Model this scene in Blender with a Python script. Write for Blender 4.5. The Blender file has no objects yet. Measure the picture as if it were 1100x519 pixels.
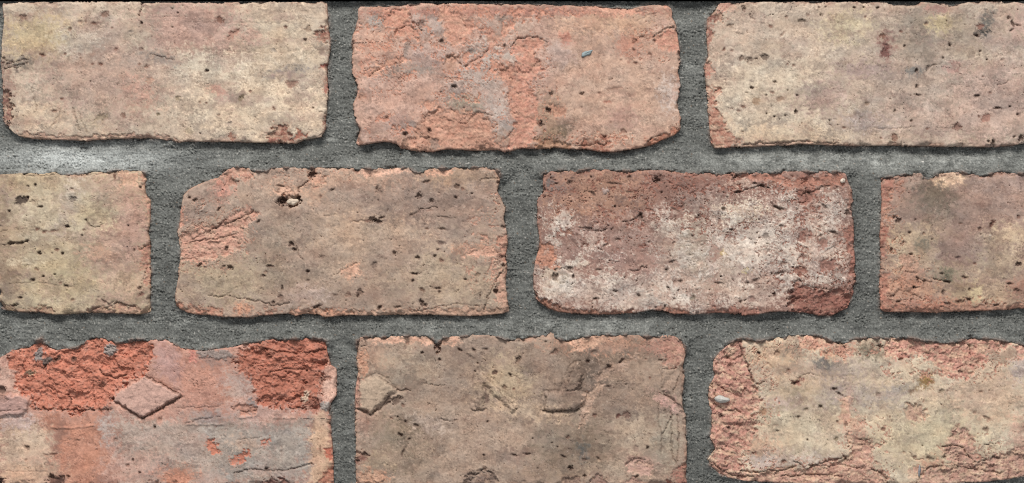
import bpy, math
import numpy as np

# ------------------------------------------------------------------ camera, world, lights, exposure
S = 0.00065                      # metres per layout unit; a brick is about 228 x 100 mm
scene = bpy.context.scene
COL = scene.collection

def wx(x): return (x - 550.0) * S
def wz(y): return (259.5 - y) * S + 0.40

cam_d = bpy.data.cameras.new("camera")
cam = bpy.data.objects.new("camera", cam_d)
COL.objects.link(cam)
cam_d.sensor_width = 36.0
cam_d.lens = 70.0
cam.location = (0.0, -1100 * S * 70.0 / 36.0, wz(259.5))
cam.rotation_euler = (math.radians(90), 0, 0)
cam_d.clip_start = 0.01
cam_d.clip_end = 50.0
scene.camera = cam

world = bpy.data.worlds.new("World")
scene.world = world
world.use_nodes = True
bgn = world.node_tree.nodes["Background"]
bgn.inputs[0].default_value = (0.93, 0.96, 1.0, 1)
bgn.inputs[1].default_value = 0.42

def area_light(name, loc, target, sx, sy, power, color):
    d = bpy.data.lights.new(name, 'AREA')
    d.shape = 'RECTANGLE'; d.size = sx; d.size_y = sy
    d.energy = power; d.color = color
    o = bpy.data.objects.new(name, d); COL.objects.link(o)
    o.location = loc
    v = [target[i] - loc[i] for i in range(3)]
    import mathutils
    o.rotation_euler = mathutils.Vector(v).to_track_quat('-Z', 'Y').to_euler()
    return o
area_light("key_light", (-0.25, -1.35, 2.0), (0, 0, 0.40), 1.0, 0.55, 55.0, (1.0, 0.97, 0.93))

scene.view_settings.view_transform = 'Standard'
scene.view_settings.look = 'None'
scene.view_settings.exposure = 0.0
scene.view_settings.gamma = 1.0
scene.view_settings.use_curve_mapping = False
scene.cycles.max_bounces = 6
scene.cycles.use_denoising = False
scene.cycles.filter_width = 1.05

# ------------------------------------------------------------------ noise and shape helpers
def _hash(ix, iy, seed):
    h = (ix.astype(np.int64) * 374761393 + iy.astype(np.int64) * 668265263 + seed * 974634777) & 0xFFFFFFFF
    h = ((h ^ (h >> 13)) * 1274126177) & 0xFFFFFFFF
    h = ((h ^ (h >> 16)) * 2246822519) & 0xFFFFFFFF
    return (h ^ (h >> 15)) & 0xFFFFFFFF

_ang = np.arange(256) * (2 * math.pi / 256)
_GX, _GY = np.cos(_ang), np.sin(_ang)

def perlin(x, y, seed=0):
    x0 = np.floor(x); y0 = np.floor(y)
    fx = x - x0; fy = y - y0
    ix = x0.astype(np.int64); iy = y0.astype(np.int64)
    u = fx * fx * fx * (fx * (fx * 6 - 15) + 10)
    v = fy * fy * fy * (fy * (fy * 6 - 15) + 10)
    def g(dx, dy):
        k = _hash(ix + dx, iy + dy, seed) & 255
        return _GX[k] * (fx - dx) + _GY[k] * (fy - dy)
    a = g(0, 0); b = g(1, 0); c = g(0, 1); d = g(1, 1)
    return 3.6 * ((a + u * (b - a)) * (1 - v) + (c + u * (d - c)) * v)

def fbm(x, y, seed=0, octv=4, gain=0.55):
    s = 0; a = 1.0; t = 0
    for k in range(octv):
        s = s + a * perlin(x, y, seed + 17 * k); t += a * a
        x = x * 2.03 + 13.1; y = y * 2.03 + 7.7; a *= gain
    return s / math.sqrt(t)

def white(x, y, seed=0):
    return _hash(np.floor(x).astype(np.int64), np.floor(y).astype(np.int64), seed) / 4294967295.0

def sstep(a, b, x):
    t = np.clip((x - a) / (b - a), 0, 1)
    return t * t * (3 - 2 * t)

def lin(c):
    c = np.asarray(c, float) / 255.0
    return np.where(c <= 0.04045, c / 12.92, ((c + 0.055) / 1.055) ** 2.4)

ALB = np.array([0.885, 0.87, 0.875])
def alb(c): return lin(c) * ALB

def facets(x, y, seed):
    """broken-clay facets: each cell is its own tilted little plane"""
    ix = np.floor(x).astype(np.int64); iy = np.floor(y).astype(np.int64)
    best = np.full(x.shape, 1e9); out = np.zeros(x.shape)
    for dx in (-1, 0, 1):
        for dy in (-1, 0, 1):
            cx = ix + dx; cy = iy + dy
            h1 = _hash(cx, cy, seed) / 4294967295.0; h2 = _hash(cx, cy, seed + 1) / 4294967295.0
            h3 = _hash(cx, cy, seed + 2) / 4294967295.0; h4 = _hash(cx, cy, seed + 3) / 4294967295.0; h5 = _hash(cx, cy, seed + 4) / 4294967295.0
            px = x - (cx + h1); py = y - (cy + h2)
            d = px * px + py * py
            v = (h3 - 0.5) * 1.4 + (h4 - 0.5) * 1.6 * px + (h5 - 0.35) * 1.6 * py
            k = d < best
            best = np.where(k, d, best); out = np.where(k, v, out)
    return out

def sdf_poly(x, y, pts):
    """signed distance, positive inside"""
    p = np.asarray(pts, float); n = len(p)
    d2 = np.full(x.shape, 1e12); ins = np.zeros(x.shape, bool)
    for i in range(n):
        ax, ay = p[i]; bx, by = p[(i + 1) % n]
        ex, ey = bx - ax, by - ay
        px, py = x - ax, y - ay
        t = np.clip((px * ex + py * ey) / (ex * ex + ey * ey + 1e-9), 0, 1)
        d2 = np.minimum(d2, (px - t * ex) ** 2 + (py - t * ey) ** 2)
        if abs(ey) > 1e-9:
            c = ((ay > y) != (by > y)) & (x < ex * (y - ay) / ey + ax)
            ins ^= c
    d = np.sqrt(d2)
    return np.where(ins, d, -d)

def dist_line(x, y, pts):
    d2 = np.full(x.shape, 1e12)
    for (ax, ay), (bx, by) in zip(pts[:-1], pts[1:]):
        ex, ey = bx - ax, by - ay
        px, py = x - ax, y - ay
        t = np.clip((px * ex + py * ey) / (ex * ex + ey * ey + 1e-9), 0, 1)
        d2 = np.minimum(d2, (px - t * ex) ** 2 + (py - t * ey) ** 2)
    return np.sqrt(d2)

def resample(pts, n):
    p = np.asarray(pts, float)
    seg = np.hypot(*(p[1:] - p[:-1]).T)
    s = np.concatenate([[0], np.cumsum(seg)])
    t = np.linspace(0, s[-1], n)
    return np.stack([np.interp(t, s, p[:, 0]), np.interp(t, s, p[:, 1])], 1)

# ------------------------------------------------------------------ materials
def make_material(name, rough, grain_scale, grain_amt, bump_scale, bump_strength, spec=0.25):
    m = bpy.data.materials.new(name); m.use_nodes = True
    nt = m.node_tree; N = nt.nodes; L = nt.links
    b = N["Principled BSDF"]
    at = N.new("ShaderNodeAttribute"); at.attribute_name = "clay"
    tc = N.new("ShaderNodeTexCoord")
    n1 = N.new("ShaderNodeTexNoise"); n1.inputs["Scale"].default_value = grain_scale; n1.inputs["Detail"].default_value = 4
    n1.inputs["Roughness"].default_value = 0.7
    L.new(tc.outputs["Object"], n1.inputs["Vector"])
    mr = N.new("ShaderNodeMapRange")
    mr.inputs[1].default_value = 0.25; mr.inputs[2].default_value = 0.75
    mr.inputs[3].default_value = 1 - grain_amt; mr.inputs[4].default_value = 1 + grain_amt
    L.new(n1.outputs["Fac"], mr.inputs[0])
    mx = N.new("ShaderNodeVectorMath"); mx.operation = 'SCALE'
    L.new(at.outputs["Color"], mx.inputs[0]); L.new(mr.outputs[0], mx.inputs["Scale"])
    L.new(mx.outputs[0], b.inputs["Base Color"])
    b.inputs["Roughness"].default_value = rough
    b.inputs["Specular IOR Level"].default_value = spec
    n2 = N.new("ShaderNodeTexNoise"); n2.inputs["Scale"].default_value = bump_scale; n2.inputs["Detail"].default_value = 5
    n2.inputs["Roughness"].default_value = 0.65
    L.new(tc.outputs["Object"], n2.inputs["Vector"])
    bp = N.new("ShaderNodeBump"); bp.inputs["Strength"].default_value = bump_strength; bp.inputs["Distance"].default_value = 0.0006
    L.new(n2.outputs["Fac"], bp.inputs["Height"]); L.new(bp.outputs[0], b.inputs["Normal"])
    return m

MAT_BRICK = make_material("fired_clay", 0.9, 900, 0.14, 700, 0.28)
MAT_MORTAR = make_material("sand_mortar", 0.95, 1100, 0.22, 900, 0.6, 0.2)
MAT_STONE = make_material("pebble_stone", 0.55, 1200, 0.10, 900, 0.3, 0.4)

def plain_material(name, col, rough):
    m = bpy.data.materials.new(name); m.use_nodes = True
    N = m.node_tree.nodes; L = m.node_tree.links
    b = N["Principled BSDF"]
    n = N.new("ShaderNodeTexNoise"); n.inputs["Scale"].default_value = 60
    cr = N.new("ShaderNodeValToRGB")
    cr.color_ramp.elements[0].color = (*[c * 0.7 for c in col], 1)
    cr.color_ramp.elements[1].color = (*[c * 1.3 for c in col], 1)
    L.new(n.outputs["Fac"], cr.inputs[0]); L.new(cr.outputs[0], b.inputs["Base Color"])
    b.inputs["Roughness"].default_value = rough
    b.inputs["Specular IOR Level"].default_value = 0.1
    return m
MAT_BLACK = plain_material("gap_shade_black", (0.006, 0.0055, 0.005), 0.95)

# ------------------------------------------------------------------ mesh helper
def make_mesh(name, verts, faces, colors, mat, extra_faces=()):
    me = bpy.data.meshes.new(name)
    nv = len(verts); nf = len(faces)
    loops = np.concatenate([faces.ravel()] + [np.asarray(f) for f in extra_faces]).astype(np.int32)
    sizes = np.concatenate([np.full(nf, faces.shape[1]), [len(f) for f in extra_faces]]).astype(np.int32)
    starts = np.concatenate([[0], np.cumsum(sizes)[:-1]]).astype(np.int32)
    me.vertices.add(nv); me.vertices.foreach_set("co", verts.astype(np.float32).ravel())
    me.loops.add(len(loops)); me.loops.foreach_set("vertex_index", loops)
    me.polygons.add(len(sizes)); me.polygons.foreach_set("loop_start", starts)
    me.polygons.foreach_set("loop_total", sizes)
    me.polygons.foreach_set("use_smooth", np.ones(len(sizes), bool))
    at = me.attributes.new("clay", 'FLOAT_COLOR', 'POINT')
    c4 = np.ones((nv, 4), np.float32); c4[:, :3] = np.clip(colors, 0, 1)
    at.data.foreach_set("color", c4.ravel())
    me.materials.append(mat)
    me.update(calc_edges=True); me.validate()
    o = bpy.data.objects.new(name, me); COL.objects.link(o)
    return o

# ------------------------------------------------------------------ the wall
wall = bpy.data.objects.new("brick_wall", None)
COL.objects.link(wall)
wall.location = (0, 0, 0)
wall["label"] = "weathered reclaimed brick wall with grey mortar joints filling the view"
wall["category"] = "brick wall"
wall["kind"] = "thing"

STEP = 0.8
BACK = -105.0
OUTLINES = {0: [], 1: [], 2: []}

BRICKS = []
DK = (88, 66, 56); BR = (124, 86, 70); RU = (150, 88, 66); OL = (120, 104, 78); GY = (128, 118, 110)

def pit(x, y, r=1.6, ry=None, ang=0, d=2.0, col=BR):
    return (x, y, r, ry if ry else r * 0.8, ang, d, col)
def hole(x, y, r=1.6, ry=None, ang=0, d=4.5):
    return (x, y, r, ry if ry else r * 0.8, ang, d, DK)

BRICKS.append(dict(row=0, wash_a=1.25, label="cream brick with a rust chip at its lower right, top left of the wall",
  base=(202, 181, 156), edge=(176, 118, 96), edge_w=2.2, edge_a=0.7, edge_r=4.5, voids=0.7,
  top=[(3, 3), (60, 1.5), (150, 1.5), (153, 4), (156, 2.5), (200, 3), (300, 2), (349, 2)],
  right=[(351, 3), (353, 30), (355, 50), (353, 62), (351, 80), (352, 90), (351, 120), (350, 138), (345, 147)],
  bottom=[(14, 142), (20, 146), (30, 149), (60, 150), (90, 151), (120, 149), (150, 148), (170, 149), (190, 152), (220, 152), (260, 152.5), (290, 153.5), (318, 154), (326, 150), (335, 148.5)],
  left=[(2, 5), (4, 20), (2, 40), (1, 60), (2, 90), (2, 110), (3, 130), (10, 139)],
  stains=[((120, 60, 90, 40, 5), (186, 158, 140), .6, 22), ((250, 55, 60, 20, 0), (190, 160, 142), .55, 14), ((40, 40, 40, 22, 0), (194, 172, 132), .7, 12), ((205, 30, 55, 30, 0), (190, 154, 136), .75, 12),
          ((110, 95, 60, 30, 0), (196, 164, 142), .6, 16), ((300, 60, 45, 40, 0), (208, 186, 156), .6, 12),
          ((280, 115, 75, 32, 0), (222, 199, 168), .75, 14), ((255, 75, 60, 14, 0), (216, 196, 168), .6, 10), ((225, 70, 40, 14, 10), (214, 198, 172), .6, 8),
          ((30, 125, 30, 14, 0), (214, 188, 156), .6, 10), ((85, 45, 22, 14, 0), (196, 184, 166), .5, 8),
          ((18, 68, 16, 5, -3), (112, 104, 94), .75, 4), ((173, 62, 18, 5, 18), (140, 130, 120), .7, 4),
          ((310, 77, 20, 5, -8), (132, 122, 116), .65, 5), ((148, 40, 14, 12, 0), (190, 176, 152), .5, 7),
          ((150, 98, 18, 10, 40), (188, 142, 122), .5, 8), ((235, 98, 10, 5, 30), (196, 140, 122), .6, 4), ((25, 17, 14, 5, 0), (160, 134, 116), .6, 4),
          ((270, 40, 12, 8, 0), (192, 146, 128), .5, 5), ((8, 90, 6, 16, 0), (150, 106, 90), .5, 5), ((100, 132, 12, 6, 0), (170, 152, 120), .4, 5)],
  chips=[([(286, 150), (291, 143), (293, 138), (297, 133), (304, 134), (311, 138), (314, 146), (313, 155), (300, 157), (288, 156)], 2.6, (160, 96, 76), .7),
         ([(318, 137), (324, 140), (331, 145), (327, 147), (322, 150), (316, 150), (320, 143)], 1.6, (166, 98, 76), .5),
         ([(345, 69), (351, 66), (356, 72), (352, 76), (345, 74)], 1.8, (172, 92, 76), .5),
         ([(338, 38), (343, 32), (350, 28), (357, 34), (356, 44), (348, 45), (341, 43)], 2.2, (150, 92, 74), .7),
         ([(1, 93), (9, 95), (13, 110), (12, 130), (6, 136), (0, 134)], 3.4, (134, 84, 72), .8),
         ([(347, 86), (356, 84), (356, 102), (350, 100)], 1.4, (180, 112, 92), .5), ([(348, 124), (355, 122), (354, 142), (347, 144), (349, 136)], 1.8, (150, 88, 72), .5),
         ([(245, 147), (249, 144), (253, 148), (250, 152), (246, 151)], 1, RU, .3),
         ([(20, 142), (50, 145), (90, 146), (120, 144), (150, 143), (175, 145), (190, 150), (150, 152), (60, 154), (20, 152)], 1.6, (178, 138, 116), .5)],
  pits=[pit(112, 15, 4, 3), pit(25, 18, 4, 3), hole(152, 25, 1.6), hole(185, 9, 1.3), hole(191, 14, 1), hole(185, 29, 1.2), pit(86, 23, 2), pit(92, 23, 1.6), pit(75, 31, 2),
        pit(101, 25, 2.4, 1.5), pit(140, 34, 2.4, 1.2, 0, 2, GY), pit(121, 30, 1.2), pit(124, 53, 2), pit(152, 53, 2.2), pit(70, 58, 1.6), pit(86, 63, 1.4), pit(99, 69, 1.3), pit(108, 69, 2.2),
        pit(45, 59, 2.4), pit(157, 71, 2.4), pit(161, 87, 3.6, 3.6, 0, 1, (160, 104, 74)), pit(236, 21, 4, 2.8), pit(251, 36, 7.5, 3.4, -38, 2.4, (150, 100, 82)), hole(222.5, 76, 1.9),
        pit(331, 31, 3.6, 3, 0, 2, (140, 112, 90)), hole(328, 43, 1.7), pit(307, 29, 2), pit(313, 90, 5.5, 3.6, 0, 1.4, (146, 102, 86)), pit(259, 105, 2, 3.4, 25, 2, OL), pit(191, 105, 2.6, 2.6, 0, 1.5, (140, 122, 92)),
        pit(269, 98, 1.6), pit(294, 117, 2, 1.4, 30), pit(312, 118, 1.4), pit(235, 124, 1.7), pit(247, 132, 2.6, 1.7, -20, 2, GY), pit(108, 126, 6, 3.4, -25, 1.4, (134, 118, 88)), pit(132, 124, 2.6, 2.6, 0, 1),
        pit(58, 119, 2.8, 1.6), pit(66, 106, 1.8), pit(18, 125, 1.3), pit(294, 54, 3, 1.4, 20, 1.5, GY), pit(215, 110, 1.4), pit(222, 111, 1.2), hole(310, 100, 1.2), hole(336, 116, 1.2), pit(170, 123, 2, 1.6, 0, 1.5, OL), hole(215, 143, .9), pit(203, 141, 3.5, 2.6, 0, .8, (176, 156, 120)),
        pit(327, 13, 4.5, 1.8, 10, 1.5, (150, 130, 112)), pit(150, 69, 1.4), hole(97, 87, .9), pit(282, 2, 1.1)],
  crack_shade_lines=[([(153, 2), (151, 10), (149, 17)], .5, 3, .6), ([(2, 62), (12, 66), (30, 64)], .5, 2, .6), ([(4, 68), (18, 70), (30, 68)], .5, 2, .6), ([(4, 73), (22, 72)], .5, 2, .5),
          ([(161, 58), (170, 61), (177, 62), (187, 65)], .4, 1.5, .5), ([(34, 95), (40, 118)], .6, 1, .35), ([(78, 117), (86, 140)], .8, 1.4, .35), ([(66, 118), (56, 136)], .5, 1, .3), ([(83, 118), (94, 143)], .5, 1, .3),
          ([(155, 19), (200, 17)], .3, .6, .2), ([(200, 24), (300, 25), (310, 23)], .3, .7, .15), ([(180, 53), (230, 54), (300, 57), (322, 54)], .3, .6, .15),
          ([(240, 140), (270, 139), (290, 144)], .4, .8, .25), ([(343, 120), (352, 123)], .5, 1.5, .4)]))

BRICKS.append(dict(row=0, sat=0.84, smoke=0.5, flake_col=(202, 138, 110), flakes=[(440, 35, 70, 34, .62), (520, 60, 60, 50, .6), (560, 100, 34, 60, .55), (480, 140, 70, 24, .6), (410, 75, 40, 24, .5), (640, 152, 60, 10, .5), (700, 45, 26, 20, .45), (560, 12, 170, 8, .6)], chip_depth=0.8, wash=(190, 140, 120), wash_a=0.8, label="orange pink brick with peeling grey plates and a small blue grey pebble, top middle",
  base=(200, 164, 140), edge=(196, 128, 100), edge_w=3.2, edge_a=0.85, edge_r=5, voids=0.6,
  top=[(387, 7), (400, 7), (420, 6), (450, 3.5), (480, 3.5), (510, 4), (560, 4.5), (600, 5), (640, 7), (660, 8), (680, 9), (690, 6.5), (705, 5), (716, 6)],
  right=[(721, 9), (723, 20), (727, 27), (729, 45), (732, 62), (728, 75), (731, 90), (728, 110), (731, 125), (731, 139)],
  bottom=[(385, 156), (398, 154), (412, 152), (425, 154), (430, 159), (445, 162), (465, 163), (480, 160), (500, 161), (515, 162), (530, 161), (545, 163), (560, 159), (580, 160), (595, 158), (610, 160), (630, 160), (645, 163), (660, 163), (680, 160), (700, 156), (712, 150), (725, 145)],
  left=[(385, 9), (384, 20), (381, 30), (378, 40), (378, 65), (379, 80), (384, 92), (384, 100), (379, 112), (381, 125), (386, 140), (382, 154)],
  stains=[([(378, 5), (600, 5), (600, 160), (378, 160)], (196, 158, 138), .7, 14), ((460, 25, 22, 14, 0), (188, 164, 150), .85, 4), ((518, 55, 18, 16, -35), (196, 178, 164), .9, 4),
          ((545, 25, 30, 16, 0), (188, 160, 142), .7, 7), ((410, 45, 28, 18, 0), (206, 164, 140), .8, 6), ((460, 62, 30, 14, 0), (190, 162, 148), .7, 6), ((510, 95, 30, 26, 0), (186, 164, 150), .8, 8),
          ((538, 128, 12, 24, 0), (196, 178, 164), .8, 5), ((440, 76, 26, 5, 0), (150, 136, 124), .8, 4), ((430, 105, 35, 24, 0), (206, 164, 142), .7, 10), ((600, 60, 16, 12, 0), (196, 166, 150), .7, 5),
          ((552, 62, 10, 6, 0), (196, 176, 160), .8, 3), ((675, 48, 12, 12, 0), (196, 132, 106), .6, 6), ((608, 40, 6, 8, 0), (192, 132, 112), .7, 3), ((660, 25, 50, 12, 0), (204, 162, 128), .5, 8),
          ((660, 110, 60, 40, 0), (206, 170, 144), .6, 16), ((720, 100, 10, 16, 0), (206, 186, 172), .7, 6), ((712, 25, 10, 6, 0), (204, 168, 150), .6, 4), ((404, 22, 10, 7, 0), (170, 158, 146), .6, 4),
          ((598, 142, 22, 7, -26), (84, 74, 58), .85, 5), ((520, 150, 40, 8, 0), (140, 108, 86), .55, 8), ((590, 125, 14, 22, 0), (172, 140, 112), .6, 8), ((512, 118, 6, 10, 0), (140, 128, 112), .6, 5), ((427, 132, 14, 8, 0), (164, 138, 126), .6, 6), ((670, 128, 14, 10, 0), (192, 150, 132), .6, 6), ((497, 110, 14, 8, 0), (170, 152, 124), .5, 6), ((550, 12, 180, 5, 0), (176, 120, 102), .6, 3)],
  chips=[([(412, 12), (438, 8), (440, 22), (452, 32), (450, 42), (430, 40), (424, 39), (427, 30), (416, 22)], 2, (200, 130, 102), 1.0),
         ([(470, 8), (492, 10), (500, 20), (512, 30), (504, 35), (492, 38), (500, 46), (490, 49), (478, 42), (476, 30), (470, 18)], 1.6, (206, 142, 114), .8),
         ([(556, 12), (561, 17), (541, 40), (532, 46), (530, 54), (514, 66), (500, 74), (498, 70), (516, 58), (525, 48), (522, 36), (530, 33), (536, 37)], 1.8, (196, 130, 104), .6),
         ([(388, 80), (403, 72), (415, 64), (432, 60), (443, 66), (425, 68), (412, 75), (400, 84)], 1.8, (206, 142, 112), .8),
         ([(548, 49), (556, 42), (568, 39), (580, 41), (588, 47), (578, 52), (573, 60), (580, 68), (585, 75), (576, 82), (568, 88), (572, 95), (578, 108), (577, 125), (574, 140), (572, 152), (560, 160), (545, 160), (548, 146), (553, 140), (552, 125), (546, 110), (547, 95), (540, 80), (533, 72), (540, 66), (552, 72), (557, 62), (549, 55)], 2.0, (200, 132, 106), 1.0),
         ([(455, 125), (470, 115), (490, 118), (510, 120), (524, 126), (532, 134), (530, 142), (528, 150), (542, 160), (500, 164), (460, 165), (432, 161), (428, 152), (445, 146), (446, 136)], 2.0, (194, 136, 108), 1.1),
         ([(693, 151), (703, 148), (715, 143), (729, 135), (734, 142), (720, 149), (705, 157), (695, 159)], 2.6, (186, 110, 76), .7),
         ([(702, 42), (715, 34), (726, 29), (732, 34), (731, 54), (718, 55), (704, 48)], 1.4, (202, 132, 106), .6),
         ([(482, 58), (492, 60), (497, 70), (485, 77), (475, 72)], 1.6, (188, 136, 110), 1.0), ([(386, 68), (394, 64), (402, 65), (392, 70), (388, 78)], 1.2, (198, 134, 108), .5),
         ([(640, 12), (660, 15), (680, 16), (688, 13), (684, 8), (660, 6), (642, 5)], 2.0, (212, 150, 122), .5), ([(590, 112), (606, 114), (610, 124), (596, 126)], 1.5, (190, 130, 100), .8),
         ([(620, 153), (632, 150), (654, 153), (655, 162), (628, 165)], 2, (160, 94, 68), .7), ([(575, 148), (600, 150), (614, 155), (610, 163), (575, 163)], 2.4, (166, 120, 84), 1.0), ([(450, 110), (468, 108), (474, 114), (460, 118)], 1, (204, 140, 110), .5),
         ([(536, 68), (548, 72), (552, 84), (542, 90), (534, 82)], 1.2, (198, 134, 106), .8)],
  pits=[hole(589, 118, 3, 2.6), hole(581, 133, 2.6, 2.4), hole(592, 101, 2, 2.4), hole(625, 101, 2.4, 1.6), hole(488, 93, 2.6, 2), pit(453, 25, 3.8, 3.4, 0, 2, (118, 94, 84)), pit(540, 20, 2.4, 4.4, 25, 1.4, (132, 114, 102)), pit(437, 51, 2.8, 8, 12, 1.4, (136, 120, 110)),
        hole(542, 50, 2, 1.8), pit(516, 40, 1.6), pit(507, 55, 3, 2.2, 0, 1, GY), pit(388, 104, 4, 3.4, 0, 1.2, (150, 94, 62)), pit(443, 133, 4, 2.8, 20, 1, (136, 134, 130)), hole(435, 144, 3, 2), hole(461, 140, 2.6), pit(467, 155, 3.5, 5, 0, 1, (120, 116, 108)),
        hole(625, 115, 1.1), pit(649, 148, 3, 2.4, 0, 2.4, (130, 80, 62)), pit(670, 141, 3), pit(682, 44, 2.6, 2, -35), pit(690, 40, 2), pit(681, 53, 1.7, 1.7), pit(703, 44, 1.7), pit(667, 65, 1.4), pit(683, 68, 2.4, 1.4), pit(698, 58, 2.4, 1.2, 20), pit(660, 95, 8, 1.6, -14, 1.2), pit(653, 109, 4, 1.6, 0, 1, (176, 118, 96)),
        pit(644, 100, 1.8), pit(656, 131, 1.3), pit(655, 86, 1.2), pit(708, 85, 1.6), hole(418, 17, 1.6, 1), pit(397, 127, 2, 1.6), pit(415, 126, 2), pit(730, 56, 2, 1.4), pit(498, 93 + 12, 1.4), hole(501, 105, 1), hole(474, 99, 1.2), hole(498, 116, 1), hole(475, 44, 2.2, 2)],
  crack_shade_lines=[([(440, 14), (443, 22), (453, 32)], .5, 2, .5), ([(424, 38), (427, 30), (440, 28), (447, 31)], .5, 2, .5), ([(396, 81), (410, 73), (432, 66)], .5, 1.8, .4), ([(548, 49), (556, 42), (569, 39), (580, 41), (587, 45)], .6, 2, .5),
          ([(702, 40), (713, 32), (724, 28)], .7, 2, .5), ([(497, 72), (515, 62), (525, 52)], .6, 1.6, .45), ([(476, 70), (484, 60), (494, 62), (496, 70)], .6, 1.6, .45), ([(637, 36), (634, 50)], .4, .9, .3), ([(685, 22), (705, 13)], .4, 1, .3),
          ([(693, 153), (701, 148), (710, 145)], .6, 2, .5), ([(493, 133), (500, 133), (512, 120), (528, 123)], .6, 1.8, .4), ([(575, 88), (580, 98), (576, 106)], .4, 1.2, .3), ([(620, 157), (640, 155), (652, 155)], .6, 2, .5), ([(540, 150), (548, 145), (552, 138)], .5, 1.6, .4), ([(492, 12), (500, 26), (502, 30)], .4, 1.2, .3), ([(398, 34), (402, 38)], .5, 1, .4)],
  pebbles=[(631, 57, 7, 2.8, -22, 0.2, (140, 154, 156), "small blue grey stone fleck in the orange brick")]))

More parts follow.
